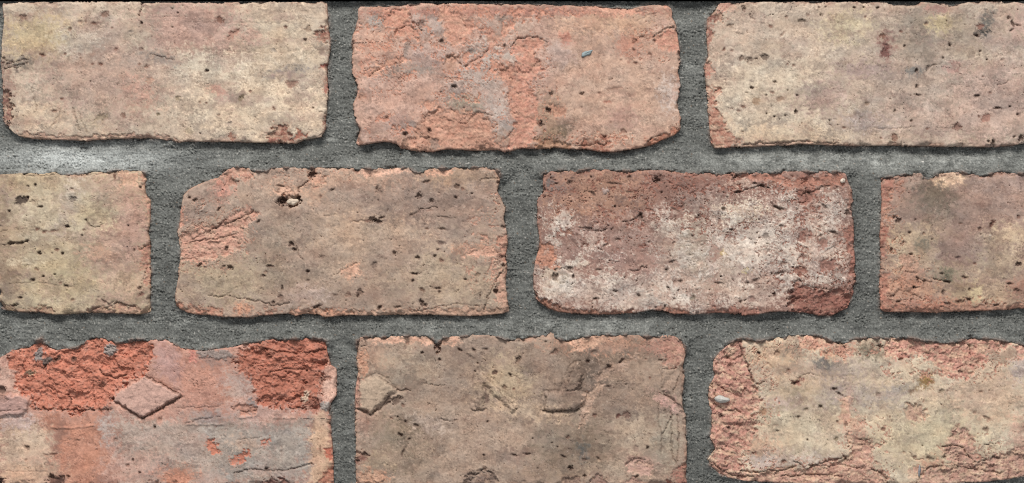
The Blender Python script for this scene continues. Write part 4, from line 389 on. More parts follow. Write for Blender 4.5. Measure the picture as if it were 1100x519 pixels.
BRICKS.append(dict(row=2, gain=1.12, sat=0.84, worn_stamp=1.0, crack_shade_gain=0.85, wash=(154, 128, 111), label="tan stamped brick with worn raised letters and a cut-off diamond, bottom middle",
  base=(178, 152, 130), edge=(192, 134, 106), edge_w=3.0, edge_a=0.8, edge_r=4.5, voids=0.8,
  top=[(386, 363), (392, 361), (405, 362), (430, 361), (455, 361), (466, 363), (469, 371), (472, 364), (480, 362), (510, 360), (530, 360), (540, 365), (560, 364), (580, 361), (593, 358), (598, 364), (610, 366), (630, 362), (650, 360), (680, 360), (700, 361), (720, 360), (730, 364)],
  right=[(736, 369), (737, 380), (734, 392), (735, 405), (733, 425), (733, 435), (737, 450), (738, 480), (738, 500), (738, 522)],
  bottom=[(390, 522), (480, 522), (600, 522), (730, 522)],
  left=[(383, 367), (382, 374), (383, 385), (384, 400), (382, 415), (381, 430), (381, 450), (382, 480), (382, 522)],
  stains=[((650, 385, 70, 22, -12), (124, 105, 90), .6, 18), ((455, 390, 60, 14, 0), (150, 130, 112), .5, 14), ((560, 400, 120, 34, 0), (160, 136, 116), .7, 24), ((640, 400, 48, 34, -30), (128, 108, 92), .9, 20), ((690, 430, 36, 20, 0), (150, 128, 110), .6, 14), ((620, 480, 44, 28, 0), (136, 118, 99), .85, 18), ((440, 475, 32, 32, 20), (138, 120, 99), .85, 16), ((420, 395, 40, 20, 0), (176, 156, 132), .6, 12), ((545, 410, 30, 24, 0), (190, 166, 134), .7, 12), ((500, 480, 60, 26, 0), (186, 158, 134), .5, 14), ((560, 440, 40, 8, 10), (196, 168, 138), .7, 7), ((690, 465, 30, 20, 0), (188, 164, 138), .7, 10), ((460, 455, 18, 8, 20), (196, 172, 152), .7, 6), ((590, 395, 26, 14, 0), (166, 142, 122), .5, 10), ((690, 400, 40, 24, 0), (178, 150, 126), .5, 12), ((715, 475, 16, 26, 0), (170, 154, 132), .7, 6), ((716, 432, 14, 5, 35), (204, 160, 146), .7, 4), ((400, 380, 14, 20, 0), (182, 146, 122), .5, 8), ((650, 370, 50, 7, 0), (188, 140, 112), .7, 6), ((715, 372, 20, 8, 0), (184, 128, 108), .8, 5), ((626, 487, 5, 9, 0), (104, 102, 96), .75, 4), ((688, 500, 14, 8, 0), (200, 156, 138), .8, 5), ((600, 510, 40, 6, 0), (160, 134, 110), .5, 6), ((405, 498, 16, 8, 0), (188, 166, 134), .6, 6), ((400, 512, 14, 7, 0), (206, 150, 116), .8, 5), ((590, 472, 14, 10, 0), (150, 132, 112), .5, 7), ((500, 380, 20, 10, 0), (164, 140, 120), .5, 8), ((440, 408, 12, 4, 0), (136, 120, 104), .6, 5), ((665, 505, 26, 8, 0), (194, 168, 140), .6, 6), ((390, 450, 8, 16, 0), (192, 152, 130), .6, 5), ((555, 490, 12, 6, 0), (164, 134, 118), .5, 5)],
  chips=[([(381, 376), (388, 374), (396, 380), (394, 402), (386, 405), (382, 398)], 1.4, (194, 136, 102), 1.0), ([(494, 524), (499, 511), (510, 509), (518, 503), (526, 504), (533, 513), (536, 524)], 2.4, (130, 108, 96), .9), ([(602, 524), (606, 514), (620, 512), (628, 524)], 2, (130, 100, 86), .7), ([(633, 522), (636, 512), (643, 508), (650, 513), (654, 524)], 2, (150, 112, 98), .7), ([(671, 502), (678, 492), (692, 494), (704, 503), (698, 510), (682, 510)], 1.4, (196, 150, 132), .7), ([(668, 522), (676, 512), (686, 514), (690, 524)], 1.6, (176, 132, 114), .6), ([(722, 510), (730, 498), (741, 494), (741, 524), (712, 524)], 1.8, (164, 102, 84), .9), ([(392, 524), (388, 510), (400, 505), (412, 510), (416, 524)], 1.4, (210, 154, 118), 1.0), ([(706, 365), (722, 362), (738, 368), (736, 386), (726, 396), (712, 392), (716, 380)], 1.4, (180, 124, 104), 1.1), ([(608, 368), (640, 362), (652, 364), (636, 374), (618, 376)], 1.1, (200, 150, 118), .7), ([(638, 405), (650, 396), (668, 386), (686, 378), (690, 384), (672, 394), (656, 404), (645, 410)], .8, (164, 132, 111), .8), ([(626, 424), (640, 412), (652, 414), (640, 424), (634, 440), (630, 456), (622, 460), (624, 444)], 1.1, (182, 148, 124), 1.2), ([(380, 410), (387, 404), (388, 436), (381, 440)], 1.2, (188, 132, 110), .8), ([(395, 363), (430, 362), (465, 363), (490, 361), (495, 368), (470, 372), (440, 368), (400, 368)], .9, (206, 154, 124), .6), ([(466, 362), (473, 362), (471, 378), (469, 378)], 4.0, (110, 70, 58), .3), ([(382, 482), (392, 486), (396, 492), (386, 500), (380, 496)], 1.6, (140, 94, 78), .8)],
  raised=[("raised_diamond", [(384, 413), (404, 403), (416, 410), (425, 419), (414, 428), (399, 444), (383, 437)], 3.4, (186, 162, 136)), ("raised_letter", [(513, 398), (521, 402), (556, 438), (550, 442), (520, 412), (519, 440), (510, 440)], 2.6, None), ("raised_letter", [(585, 422), (604, 421), (615, 392), (621, 390), (626, 404), (625, 413), (619, 420), (630, 424), (626, 434), (618, 440), (584, 441)], 3.6, None), ("raised_diamond", [(712, 418), (728, 400), (740, 405), (740, 446), (732, 440)], 2.4, None)],
  pits=[pit(596, 378, 3.8, 2.8, -10, 2.4, (96, 64, 54)), hole(557, 386, 2.4, 3.2, 30, 3), hole(453, 379, 1.8, 1.6), hole(494, 376, 2.6, 1.4, 15), pit(532, 400, 2.2, 2, 0, 2, (100, 72, 60)), pit(542, 416, 2.4, 2, 0, 2, (108, 80, 64)), hole(472, 386, 1.6), hole(653, 415, 2.8, 1.2, -10, 3), hole(673, 413, 1.3), pit(673, 445, 3.6, 3.2, -20, 2, (104, 60, 52)), pit(664, 447, 2.2, 2.2, 0, 2, (100, 62, 54)), pit(639, 446, 2.2, 2.2, 0, 2, (110, 72, 60)), hole(696, 481, 1.8, 1.8), pit(420, 449, 1.6), hole(427, 448, 1.2), hole(436, 453, 1.8, 1.4, 30), hole(447, 457, 2.8, 1.6, 25), hole(430, 467, 2.8, 1.6, 20), hole(440, 472, 2, 1.2, -30), hole(433, 486, 1.2, 4, 20, 3), hole(520, 489, 1.4), pit(395, 452, 1.2, 3.6), hole(392, 488, 3, 1.6, 20, 2), hole(613, 503, 2.6, 2.4, 40, 5), hole(628, 512, 2, 2), hole(384, 495, 2), pit(610, 470, 2.4, 2), hole(605, 490, 3, 1, 25), hole(578, 503, 1), hole(643, 493, 3, 1, 40), pit(683, 482, 2.4, 3, 0, 1.5, (150, 124, 108)), hole(684, 512, 2.4, 1.2, -35), hole(509, 376, 2.6, 1.4, 40), hole(505, 383, 5, 1.2, 30, 2), hole(522, 375, 3, 1, 0), hole(513, 390, 1), hole(510, 399, 1.2), hole(586, 367, 1.3), hole(427, 430, 6, 3, -45, 3), hole(416, 431, 5, 3, -40, 3), pit(433, 436, 2), pit(438, 369, 1.6, 2), hole(548, 403, 2.4, 1.2, 40), pit(523, 428, 2.4, 4, 0, 1.5, (120, 96, 84)), hole(628, 494, 2.6, 1.6, 0, 2), hole(567, 488, 4, 1, 5), hole(552, 489, 4, 1, 5), hole(524, 454 - 1, 1.4), hole(584, 481, 1), hole(593, 476, 1), hole(599, 480, 1), hole(572, 471, 1), pit(552, 448 - 30, 1.4), hole(710, 387, 3, 1), hole(654, 384 + 10, 3, 2), hole(668, 388, 3.4, 1.6, -30), hole(638, 378, 4, 1.6, -10, 2), hole(632, 388, 2, 1.4), pit(698, 406, 1.6, 1), pit(694, 386, 1.2)],  # the two large holes by the left diamond paint its shade
  crack_shade_lines=[([(519, 402), (530, 412), (545, 430), (556, 440)], .6, 1.6, .45), ([(513, 424), (514, 438)], 1.0, 1.2, .35), ([(507, 441), (521, 440)], .7, 1.6, .45), ([(583, 442), (600, 442), (622, 440)], .9, 2.4, .55), ([(586, 423), (585, 441)], .8, 2, .5), ([(604, 424), (612, 406), (618, 390)], .6, 1.8, .5), ([(608, 420), (618, 419), (625, 412)], .8, 2.0, .5), ([(625, 412), (624, 404)], .9, 1.4, .35), ([(384, 438), (398, 445), (416, 434), (428, 425)], 1.2, 2.4, .6), ([(408, 406), (418, 412), (426, 419), (440, 420)], .9, 2.2, .5), ([(708, 434), (707, 450), (711, 470), (710, 490)], .5, 1.4, .4), ([(720, 438), (722, 447), (716, 460), (712, 468)], .6, 1.8, .5), ([(722, 452), (721, 475), (722, 490), (726, 498)], .6, 1.8, .45), ([(728, 446), (729, 470), (728, 496)], .6, 1.8, .5), ([(708, 422), (720, 427), (735, 440)], .8, 2.2, .5), ([(731, 400), (726, 412), (723, 422)], .6, 1.8, .45), ([(472, 450), (483, 453), (490, 452)], .6, 1.6, .45), ([(712, 396), (726, 396), (729, 390)], .7, 2, .5), ([(500, 511), (512, 510), (520, 504), (528, 508), (532, 516)], .5, 1.6, .4), ([(673, 500), (682, 492), (694, 495)], .4, 1.4, .35), ([(712, 394), (710, 412), (714, 424)], .4, 1, .3), ([(390, 364), (394, 370), (388, 373)], .6, 1.8, .5), ([(453, 412), (470, 414), (478, 414)], .4, 1.2, .3), ([(386, 404), (386, 436)], .6, 1.6, .35), ([(548, 402), (560, 408)], .4, 1, .35), ([(541, 365), (560, 367)], .4, 1, .3)]))  # lines under the raised letters and left diamond paint their shade

BRICKS.append(dict(row=2, gain=1.15, sat=0.84, smoke=0.6, flake_col=(188, 134, 112), flakes=[(800, 440, 30, 70, .6), (880, 370, 60, 14, .55), (930, 470, 24, 30, .5), (870, 505, 90, 14, .6), (1060, 490, 50, 20, .55), (1020, 390, 60, 24, .5)], chip_depth=0.85, wash_a=0.8, label="cream brick with ragged pink broken edges and a white pebble, bottom right",
  base=(216, 195, 164), edge=(188, 126, 104), edge_w=3.2, edge_a=0.85, edge_r=5, voids=0.6,
  top=[(786, 368), (790, 364), (800, 363), (815, 366), (835, 363), (850, 360), (870, 360), (880, 360), (890, 364), (900, 367), (906, 370), (915, 364), (930, 363), (960, 363), (975, 362), (990, 365), (1005, 368), (1020, 368), (1030, 368), (1034, 364), (1050, 363), (1070, 364), (1085, 368), (1100, 371)],
  right=[(1105, 373), (1106, 420), (1105, 470), (1105, 511)],
  bottom=[(766, 504), (775, 512), (800, 517), (850, 520), (920, 522), (1000, 521), (1060, 518), (1085, 515)],
  left=[(784, 369), (775, 377), (768, 385), (765, 395), (768, 405), (762, 415), (761, 430), (765, 445), (763, 470), (769, 483), (760, 494), (763, 501)],
  stains=[((860, 450, 50, 30, 0), (200, 180, 148), .5, 14), ((870, 405, 60, 20, 0), (196, 168, 140), .6, 14), ((1000, 470, 60, 30, 0), (206, 188, 152), .7, 14), ((1060, 420, 40, 30, 0), (206, 176, 146), .7, 14), ((920, 425, 40, 10, 0), (180, 162, 148), .6, 10), ((905, 395, 26, 10, 0), (176, 158, 144), .6, 9), ((850, 378, 12, 10, 0), (130, 118, 100), .75, 6), ((884, 390, 9, 7, 0), (120, 112, 104), .8, 5), ((935, 376, 14, 9, 0), (130, 118, 98), .75, 5), ((830, 385, 26, 14, 0), (200, 166, 132), .7, 10), ((995, 408, 8, 8, -40), (156, 122, 70), .85, 3), ((986, 417, 7, 2.4, -25), (160, 130, 84), .8, 2), ((960, 422, 14, 5, -20), (168, 156, 144), .7, 5), ((910, 440, 5, 20, 8), (204, 156, 130), .85, 3), ((920, 460, 10, 10, 0), (206, 160, 132), .6, 6), ((1096, 395, 8, 14, 0), (180, 166, 160), .6, 6), ((1080, 380, 18, 8, 0), (188, 156, 132), .6, 6), ((850, 495, 60, 7, 0), (198, 176, 160), .6, 7), ((840, 432, 20, 6, 0), (192, 166, 152), .6, 5), ((1095, 470, 10, 20, 0), (206, 162, 138), .6, 8), ((820, 495, 14, 8, 0), (204, 182, 168), .7, 5), ((860, 420, 20, 6, 0), (184, 162, 130), .6, 6), ((1000, 500, 10, 6, 0), (206, 150, 118), .6, 5), ((905, 375, 14, 8, 0), (206, 150, 122), .7, 5), ((815, 480, 20, 10, 0), (206, 164, 132), .6, 7), ((900, 420, 16, 8, 0), (168, 148, 136), .5, 7)],
  chips=[([(760, 388), (775, 374), (786, 364), (797, 363), (800, 375), (803, 388), (807, 400), (810, 410), (814, 418), (816, 430), (811, 445), (814, 458), (806, 475), (800, 485), (795, 495), (798, 505), (802, 520), (780, 518), (757, 500), (768, 485), (758, 470), (760, 440), (758, 415)], 2.8, (184, 124, 106), 1.9),
         ([(946, 370), (970, 358), (1000, 364), (1030, 364), (1035, 360), (1060, 361), (1090, 368), (1072, 375), (1060, 378), (1062, 388), (1055, 394), (1045, 396), (1042, 406), (1025, 407), (1015, 402), (1005, 392), (995, 385), (980, 380), (970, 388), (960, 386), (950, 380)], 2.4, (192, 128, 108), 1.6),
         ([(795, 506), (815, 507), (835, 505), (850, 502), (862, 505), (868, 503), (880, 498), (900, 494), (914, 490), (914, 482), (908, 470), (914, 464), (926, 468), (937, 475), (938, 490), (938, 503), (950, 509), (962, 526), (790, 526)], 2.4, (190, 138, 116), 1.6),
         ([(975, 526), (990, 510), (1000, 501), (1015, 498), (1022, 497), (1012, 486), (1018, 472), (1028, 456), (1040, 462), (1048, 475), (1046, 490), (1050, 497), (1062, 493), (1075, 490), (1090, 482), (1108, 476), (1108, 526)], 2.2, (184, 136, 116), 1.6),
         ([(970, 437), (978, 433), (985, 436), (990, 432), (997, 446), (990, 453), (980, 453), (973, 447)], 2.4, (184, 142, 118), 1.0), ([(848, 409), (855, 407), (862, 406), (860, 412), (854, 415)], 2, (150, 88, 74), .5), ([(903, 428), (912, 426), (913, 445), (908, 458), (903, 450)], .9, (206, 156, 128), .6), ([(858, 364), (868, 358), (880, 358), (895, 366), (890, 374), (872, 378), (860, 372)], 1.4, (204, 140, 112), 1.0), ([(880, 378), (894, 376), (898, 384), (886, 386)], 1.6, (196, 130, 100), .8), ([(890, 362), (904, 368), (912, 376), (902, 374)], 2, (170, 110, 90), .8), ([(1088, 372), (1106, 370), (1108, 384), (1096, 386)], 1.4, (204, 144, 124), .8), ([(978, 502), (986, 498), (996, 506), (992, 514), (978, 512)], 1.2, (206, 156, 128), .6), ([(822, 376), (834, 374), (838, 384), (826, 386)], .9, (196, 160, 130), .7)],
  pits=[pit(820, 442, 3, 3.4, 0, 1.2, (170, 124, 90)), hole(866, 440, 3, 1.6, -25, 3), hole(858, 448, 2.4, 1, 0), hole(882, 437, 2.4, 1.6, 20), pit(1060, 449, 4.4, 2, 30, 2.4, (120, 80, 66)), pit(1059, 461, 3.4, 2.4, -10, 2, (130, 96, 78)), pit(842, 496, 2.6, 1.8, -20, 2, (120, 86, 70)), pit(900, 453, 1.6), pit(909, 456, 1.8, 2.4), pit(899, 471, 2.2, 2, 0, 2, OL), hole(785, 394, 4, 2, -15, 3), hole(815, 379, 2, 1.6), pit(835, 380, 3), pit(847, 398, 2.6), pit(944, 424, 3), pit(948, 461, 2.4), hole(991, 479, 1.2), pit(1018, 420, 1), pit(1054, 421, 1.8), pit(979, 421, 2.6, 2, 0, 1.6, (136, 104, 80)), pit(1012, 420, 3, 2, -30, 2, OL), hole(909, 493, 2, 1.6, 30), pit(810, 487, 4, 1.2, -10), hole(999, 492, 5, 1.6, 10, 3), hole(1071, 492, 5, 1.4, 10, 3), pit(956, 448, 1), pit(971, 486, 1.6), pit(1047, 443, 2, 1.6), hole(926, 478, 5, .8, 0, 3), hole(922, 472, 5, .8, 10, 2.5), hole(931, 472, 4, .8, 20, 2.5), hole(835, 463, 2.4, 1), hole(868, 473, 1.2), pit(832, 457, 3, 1), hole(1032, 399, 3, 1.6, 0, 3), hole(902, 423, 4, 1, 30), hole(896, 418, 3, 1.2), hole(1065, 480, 5, 1, 30, 2), hole(853, 418 - 6, 2.4, 1.4), hole(783, 460, 2, 1.6), hole(775, 397 + 50, 2), pit(983, 491, 2), hole(946, 372, 3, 2), hole(1015, 491, 2.4, 1.6), hole(968, 386, 3, 1.6), pit(856, 410, 2, 1.4, 0, 2, (120, 66, 56))],
  crack_shade_lines=[([(795, 372), (800, 384), (804, 394), (808, 408), (815, 414), (820, 410)], .8, 2.2, .5), ([(775, 376), (786, 388), (798, 382)], .7, 2, .4), ([(796, 506), (812, 508), (826, 505), (840, 506), (852, 502)], .7, 2, .5), ([(852, 495), (860, 499), (867, 504), (880, 498), (896, 494), (912, 490)], .7, 2, .5), ([(936, 504), (946, 508), (952, 514), (955, 522)], .8, 2.2, .55), ([(1013, 480), (1025, 478), (1036, 482), (1042, 492), (1048, 497), (1062, 493)], .7, 2, .5), ([(988, 510), (998, 503), (1012, 500)], .7, 2, .5), ([(860, 405), (866, 402), (876, 402)], .5, 1.2, .35), ([(1057, 478), (1065, 476), (1070, 480)], .5, 1.4, .4), ([(768, 434), (780, 442), (790, 440), (800, 446)], .7, 2, .4), ([(770, 414), (784, 422), (800, 428)], .7, 2, .4), ([(820, 395), (826, 390), (832, 398)], .4, 1, .3), ([(855, 400), (854, 405), (860, 406)], .4, 1, .3), ([(890, 362), (900, 368), (908, 374)], .8, 2.2, .5), ([(1030, 395), (1040, 392), (1048, 394)], .7, 1.8, .4), ([(1042, 370), (1044, 382)], .9, 2.4, .45), ([(760, 494), (775, 505), (790, 512), (810, 512)], .7, 2, .45), ([(818, 457), (830, 458)], .3, .8, .3), ([(976, 486), (984, 494), (992, 494)], .5, 1.4, .4), ([(1025, 500), (1050, 505), (1075, 508)], .7, 2, .4), ([(840, 512), (880, 510), (905, 512)], .7, 2, .4), ([(870, 500), (905, 500), (930, 504)], .6, 1.8, .35)],
  pebbles=[(775, 429, 8.5, 4, 10, 0.2, (196, 194, 186), "white pebble lodged in the broken left edge"), (987.5, 506, 1.4, 6.5, 3, 0.6, (150, 150, 152), "thin grey sliver in the broken lower edge"),]))

def _full(X, k, v):
    o = np.zeros(X.shape); o[k] = v
    return o

def build_brick(bi, B):
    seed = 1000 + bi * 101
    T, R, Bo, Lf = B['top'], B['right'], B['bottom'], B['left']     # top l>r, right t>b, bottom l>r, left t>b
    W = max(p[0] for p in T) - min(p[0] for p in T); H = max(p[1] for p in R) - min(p[1] for p in R)
    nu = int(W / STEP) + 1; nv = int(H / STEP) + 1
    t = resample([Lf[0]] + T + [R[0]], nu); b = resample([Lf[-1]] + Bo + [R[-1]], nu)
    l = resample(Lf, nv); r = resample(R, nv)
    rag = B.get('ragged', 1.0)
    for c, k in ((t, 1), (b, 2), (l, 3), (r, 4)):
        amp = 0.12 + 1.2 * sstep(-0.8, 1.3, fbm(c[:, 0] / 26 + 11 * k, c[:, 1] / 26, seed + k + 70, 2))
        n = fbm(c[:, 0] / 9 + 31 * k, c[:, 1] / 9, seed + k, 5, 0.9) * 0.62 * rag * amp
        n2 = fbm(c[:, 0] / 6 + 31 * k, c[:, 1] / 6 + 50, seed + k + 9, 4, 0.8) * 0.40 * rag * amp
        end = np.sin(np.linspace(0, math.pi, len(c))) ** 0.3
        if k <= 2: c[:, 1] += n * end; c[:, 0] += n2 * end
        else: c[:, 0] += n * end; c[:, 1] += n2 * end
    l[0] = t[0]; l[-1] = b[0]; r[0] = t[-1]; r[-1] = b[-1]
    OUTLINES[B['row']].append(np.concatenate([t[::4], r[::4], b[::-1][::4], l[::-1][::4]]))
    u = np.linspace(0, 1, nu)[:, None, None]; v = np.linspace(0, 1, nv)[None, :, None]
    P = (1 - v) * t[:, None, :] + v * b[:, None, :] + (1 - u) * l[None] + u * r[None] \
        - ((1 - u) * (1 - v) * t[0] + u * (1 - v) * t[-1] + (1 - u) * v * b[0] + u * v * b[-1])
    X = P[:, :, 0]; Y = P[:, :, 1]
    U = np.broadcast_to(u[:, :, 0], X.shape); V = np.broadcast_to(v[:, :, 0], X.shape)
    dl, dr, dt, db = U * W, (1 - U) * W, V * H, (1 - V) * H
    dx = np.minimum(dl, dr); dy = np.minimum(dt, db)
    rr = 8.0
    qx = np.maximum(rr - dx, 0); qy = np.maximum(rr - dy, 0)
    D = np.where((qx > 0) & (qy > 0), rr - np.hypot(qx, qy), np.minimum(dx, dy))
    D = np.clip(D, 0, None)

    # --- shared noise
    nA = fbm(X / 60, Y / 60, seed + 1, 3)
    nB = fbm(X / 18, Y / 16, seed + 2, 4)
    nC = fbm(X / 5.2, Y / 5.0, seed + 3, 3, 0.7)
    nD = perlin(X / 1.9, Y / 1.7, seed + 4)
    nE = perlin(X / 1.1 + 5, Y / 1.05, seed + 5)
    wxn = fbm(X / 7, Y / 7, seed + 6, 4, 0.62); wyn = fbm(X / 7 + 40, Y / 7 + 9, seed + 7, 4, 0.62)
    big = fbm(X / 18 + 0.18 * wxn, Y / 12 + 0.18 * wyn, seed + 18, 5, 0.58)
    fct = facets(X / 16 + 0.12 * wxn + 0.02 * Y, Y / 12 + 0.14 * wyn - 0.02 * X, seed + 51) + 0.5 * facets(X / 7 + 0.2 * wxn, Y / 5.4 + 0.2 * wyn, seed + 57)
    strat = fbm(X / 13 + 0.15 * wxn, Y / 4.2 + 0.2 * wyn, seed + 8, 4, 0.6)

    # --- base relief and colour
    drag = fbm(X / 26, Y / 1.9, seed + 9, 3, 0.6) * sstep(-0.6, 0.6, fbm(X / 50, Y / 22, seed + 10, 2))
    patchy = sstep(-0.5, 0.9, fbm(X / 28, Y / 20, seed + 12, 3))          # coarse and smooth areas of skin
    h = 0.5 * nA + 0.24 * nB + (0.05 + 0.10 * patchy) * nC + (0.03 + 0.06 * patchy) * nD + 0.045 * nE + 0.02 * drag
    c = np.broadcast_to(alb(B['base']), X.shape + (3,)).copy()

    def mixc(m, col):
        nonlocal c
        c = c + (np.asarray(col) - c) * m[..., None]

    def region(a, pad=14):
        if isinstance(a[0], (tuple, list)):
            xs = [p[0] for p in a]; ys = [p[1] for p in a]
            return (X > min(xs) - pad) & (X < max(xs) + pad) & (Y > min(ys) - pad) & (Y < max(ys) + pad)
        r_ = max(a[2], a[3]) * 1.2 + pad
        return (np.abs(X - a[0]) < r_) & (np.abs(Y - a[1]) < r_)

    def shape_sd(a, k, wob):
        x = X[k] + wob * wxn[k]; y = Y[k] + wob * wyn[k]
        if isinstance(a[0], (tuple, list)):
            return sdf_poly(x, y, a)
        cx, cy, rx, ry = a[:4]; ang = math.radians(a[4]) if len(a) > 4 else 0
        ca, sa = math.cos(ang), math.sin(ang)
        px = (x - cx) * ca + (y - cy) * sa; py = -(x - cx) * sa + (y - cy) * ca
        return (1 - np.sqrt((px / rx) ** 2 + (py / ry) ** 2)) * min(rx, ry)

    # --- stains: (shape, colour, amount, softness)
    for a, col, amt, soft in B.get('stains', []):
        k = region(a, soft + 10)
        sd = shape_sd(a, k, 1.2 + soft * 0.35)
        m = np.zeros(X.shape)
        cz = B.get('crisp', 1.0)
        m[k] = sstep(-soft * cz, soft * cz, sd + soft * (1.9 - 0.9 * cz) * (0.42 * nC[k] + 0.28 * nD[k] + 0.2 * nE[k])) * min(1.0, amt * 1.35)
        mixc(m, alb(col))
    # lime bloom: a thin broken film, thicker where it has gathered
    if B.get('bloom'):
        bl = np.zeros(X.shape)
        for (cx, cy, rx, ry, am) in B['bloom']:
            bl = np.maximum(bl, am * np.clip(1.25 - np.hypot((X - cx) / rx, (Y - cy) / ry), 0, 1))
        bn = fbm(X / 20 + 0.3 * wxn, Y / 16 + 0.3 * wyn, seed + 71, 5, 0.68) + 0.22 * nD
        fm = sstep(-0.25, 0.75, bn + 2.4 * (bl - 0.62))
        fm *= sstep(0.0, 0.12, bl)
        mixc(fm * (0.72 + 0.22 * sstep(0.6, 1.0, bl)), alb((228, 212, 194)) * (1 + 0.05 * nC)[..., None])
        h += 0.45 * fm
    # mottling
    g1 = sstep(0.05, 0.95, fbm(X / 24 + 0.2 * wxn, Y / 15 + 0.2 * wyn, seed + 13, 4, 0.6))
    g2 = sstep(0.5, 1.5, fbm(X / 11 + 0.2 * wxn, Y / 8 + 0.2 * wyn, seed + 14, 4, 0.65))
    g3 = sstep(0.6, 1.6, fbm(X / 15 + 60, Y / 9 + 0.2 * wyn, seed + 15, 4, 0.65))
    grime = B.get('grime', 1.0)
    sk = sstep(0.3, 1.7, fbm(X / 42 + 0.15 * wxn, Y / 30 + 0.15 * wyn, seed + 46, 4, 0.6)) * np.clip(0.8 + 0.2 * nC, 0, 1.2)
    mixc(np.clip(sk, 0, 1) * 0.45 * B.get('smoke', 1.0), alb((132, 116, 106)))
    w1 = sstep(-0.1, 1.3, fbm(X / 38 + 0.2 * wxn, Y / 24, seed + 44, 4, 0.6)) * (0.75 + 0.25 * nC.clip(-1, 1))
    mixc(np.clip(w1, 0, 0.95) * 0.5 * B.get('wash_a', 1.0), alb(B.get('wash', (168, 137, 123))))
    c *= 1 - grime * g1[..., None] * np.array([0.23, 0.24, 0.23])
    c *= 1 - grime * g2[..., None] * np.array([0.13, 0.17, 0.17])
    c *= 1 + grime * g3[..., None] * np.array([0.12, 0.13, 0.13])
    c *= np.clip(1 + 0.05 * nB + 0.075 * nC + (0.03 + 0.06 * patchy) * nD + (0.045 + 0.06 * patchy) * nE + 0.012 * drag, 0.3, 2)[..., None]
    fs = sstep(0.8, 1.8, fbm(X / 2.6, Y / 2.5, seed + 16, 2)) * (0.35 + 0.65 * patchy)
    c *= 1 - 0.20 * fs[..., None] * np.array([0.9, 1.0, 1.08])
    hue = fbm(X / 26, Y / 20, seed + 11, 4)
    c *= 1 + hue[..., None] * np.array([0.015, -0.01, -0.03])

    # --- edges worn round, body colour showing
    ew = B.get('edge_w', 3.5) * 0.8; er = B.get('edge_r', 4.5) * 0.72
    worn = sstep(-0.4, 1.7, fbm(X / 17, Y / 17, seed + 34, 3))
    rn = np.clip(er * (0.45 + 2.2 * worn) * (1 + 0.15 * nC), 0.9, 14)
    q = np.clip(1 - D / rn, 0, 1)
    h -= rn * 0.8 * (1 - np.sqrt(np.clip(1 - q * q, 0, 1)))
    em = sstep(ew + 1.5, ew - 1.5, D + 1.3 * nB + 0.9 * nC) * B.get('edge_a', 0.8) * (0.2 + 0.8 * sstep(-0.5, 1.0, fbm(X / 22, Y / 22, seed + 33, 2)))
    ec = alb(B.get('edge', (186, 124, 98))); ec = ec + (ec.mean() * np.array([1.28, 0.96, 0.76]) - ec) * 0.35
    ecb = ec * 0.7 + alb(B['base']) * 0.3 * np.array([0.90, 0.80, 0.72])
    mixc(em, ecb * (1 + 0.12 * nC + 0.08 * nD + 0.09 * nE)[..., None])
    h -= em * (0.7 + 0.9 * worn + 0.4 * strat + 0.3 * nC)

    # --- spalled patches: (shape, depth, colour, roughness)
    chipm = np.zeros(X.shape)
    soften = fbm(X / 15, Y / 12, seed + 36, 3)
    vari = fbm(X / 10 + 0.2 * wxn, Y / 5.5 + 0.2 * wyn, seed + 38, 4, 0.65)
    skin = fbm(X / 8, Y / 6, seed + 37, 4, 0.65)
    for a, dep, col, rough in B.get('chips', []):
        k = region(a, 14)
        wob = min(2.2, 0.8 + dep * 0.4) if isinstance(a[0], (tuple, list)) else min(0.8, 0.15 * min(a[2], a[3]))
        sd = shape_sd(a, k, wob)
        sd = sd + min(1.0, 0.35 + 0.25 * dep) * (1.25 * nC[k] + 0.5 * nD[k] + 0.3 * nE[k])
        m = np.zeros(X.shape); m[k] = sstep(-0.7, 0.9, sd)
        bw = 0.8 + 5.0 * sstep(-0.2, 1.4, soften[k])
        cm = np.zeros(X.shape); cm[k] = sstep(-bw, bw, sd + 0.4 * bw * nD[k])
        if sd.max() > 6:
            cm = cm * (1 - 0.55 * sstep(0.35, 1.5, skin) * (1 - 0.6 * sstep(5, 14, np.where(k, 0, 0) + _full(X, k, sd))))
        terr = big * 1.0
        terr = np.floor(terr) + sstep(0.6, 1.0, terr - np.floor(terr))
        lay = 0.95 * fct + terr * 0.22 + 0.15 * big + 0.09 * strat + 0.10 * nC + 0.07 * nD + 0.05 * nE
        wall_ = np.zeros(X.shape); wall_[k] = sstep(-0.5, 3.5, sd)
        h += m * (-dep * B.get('chip_depth', 1.0) * (0.7 + 0.3 * wall_) * (1 + 0.25 * nB) + rough * lay * (0.4 + 0.6 * wall_))
        cc = alb(col); cc = cc + (cc.mean() * np.array([1.30, 0.95, 0.75]) - cc) * 0.22
        tone = np.clip(B.get('chip_gain', 1.04) + 0.09 * nB + 0.10 * nC + 0.08 * nD + 0.09 * nE + 0.04 * big, 0.35, 1.9)
        vv = (sstep(-0.5, 1.3, vari) * B.get('vari', 0.6))[..., None]
        cc = cc * (1 - vv) + alb(B['base']) * np.array([0.98, 0.88, 0.80]) * vv
        warm = 1 + 0.25 * fbm(X / 12, Y / 9, seed + 19, 3)[..., None] * np.array([0.10, 0.20, 0.24])
        mixc(cm, np.clip(cc * tone[..., None] * warm, 0, 0.9))
        pale = sstep(1.1, 1.7, fbm(X / 3.4, Y / 2.6, seed + 61, 2)) * m * 0.5
        mixc(pale, np.minimum(alb(col) * 1.25 + 0.10, 0.8))
        chipm = np.maximum(chipm, m)

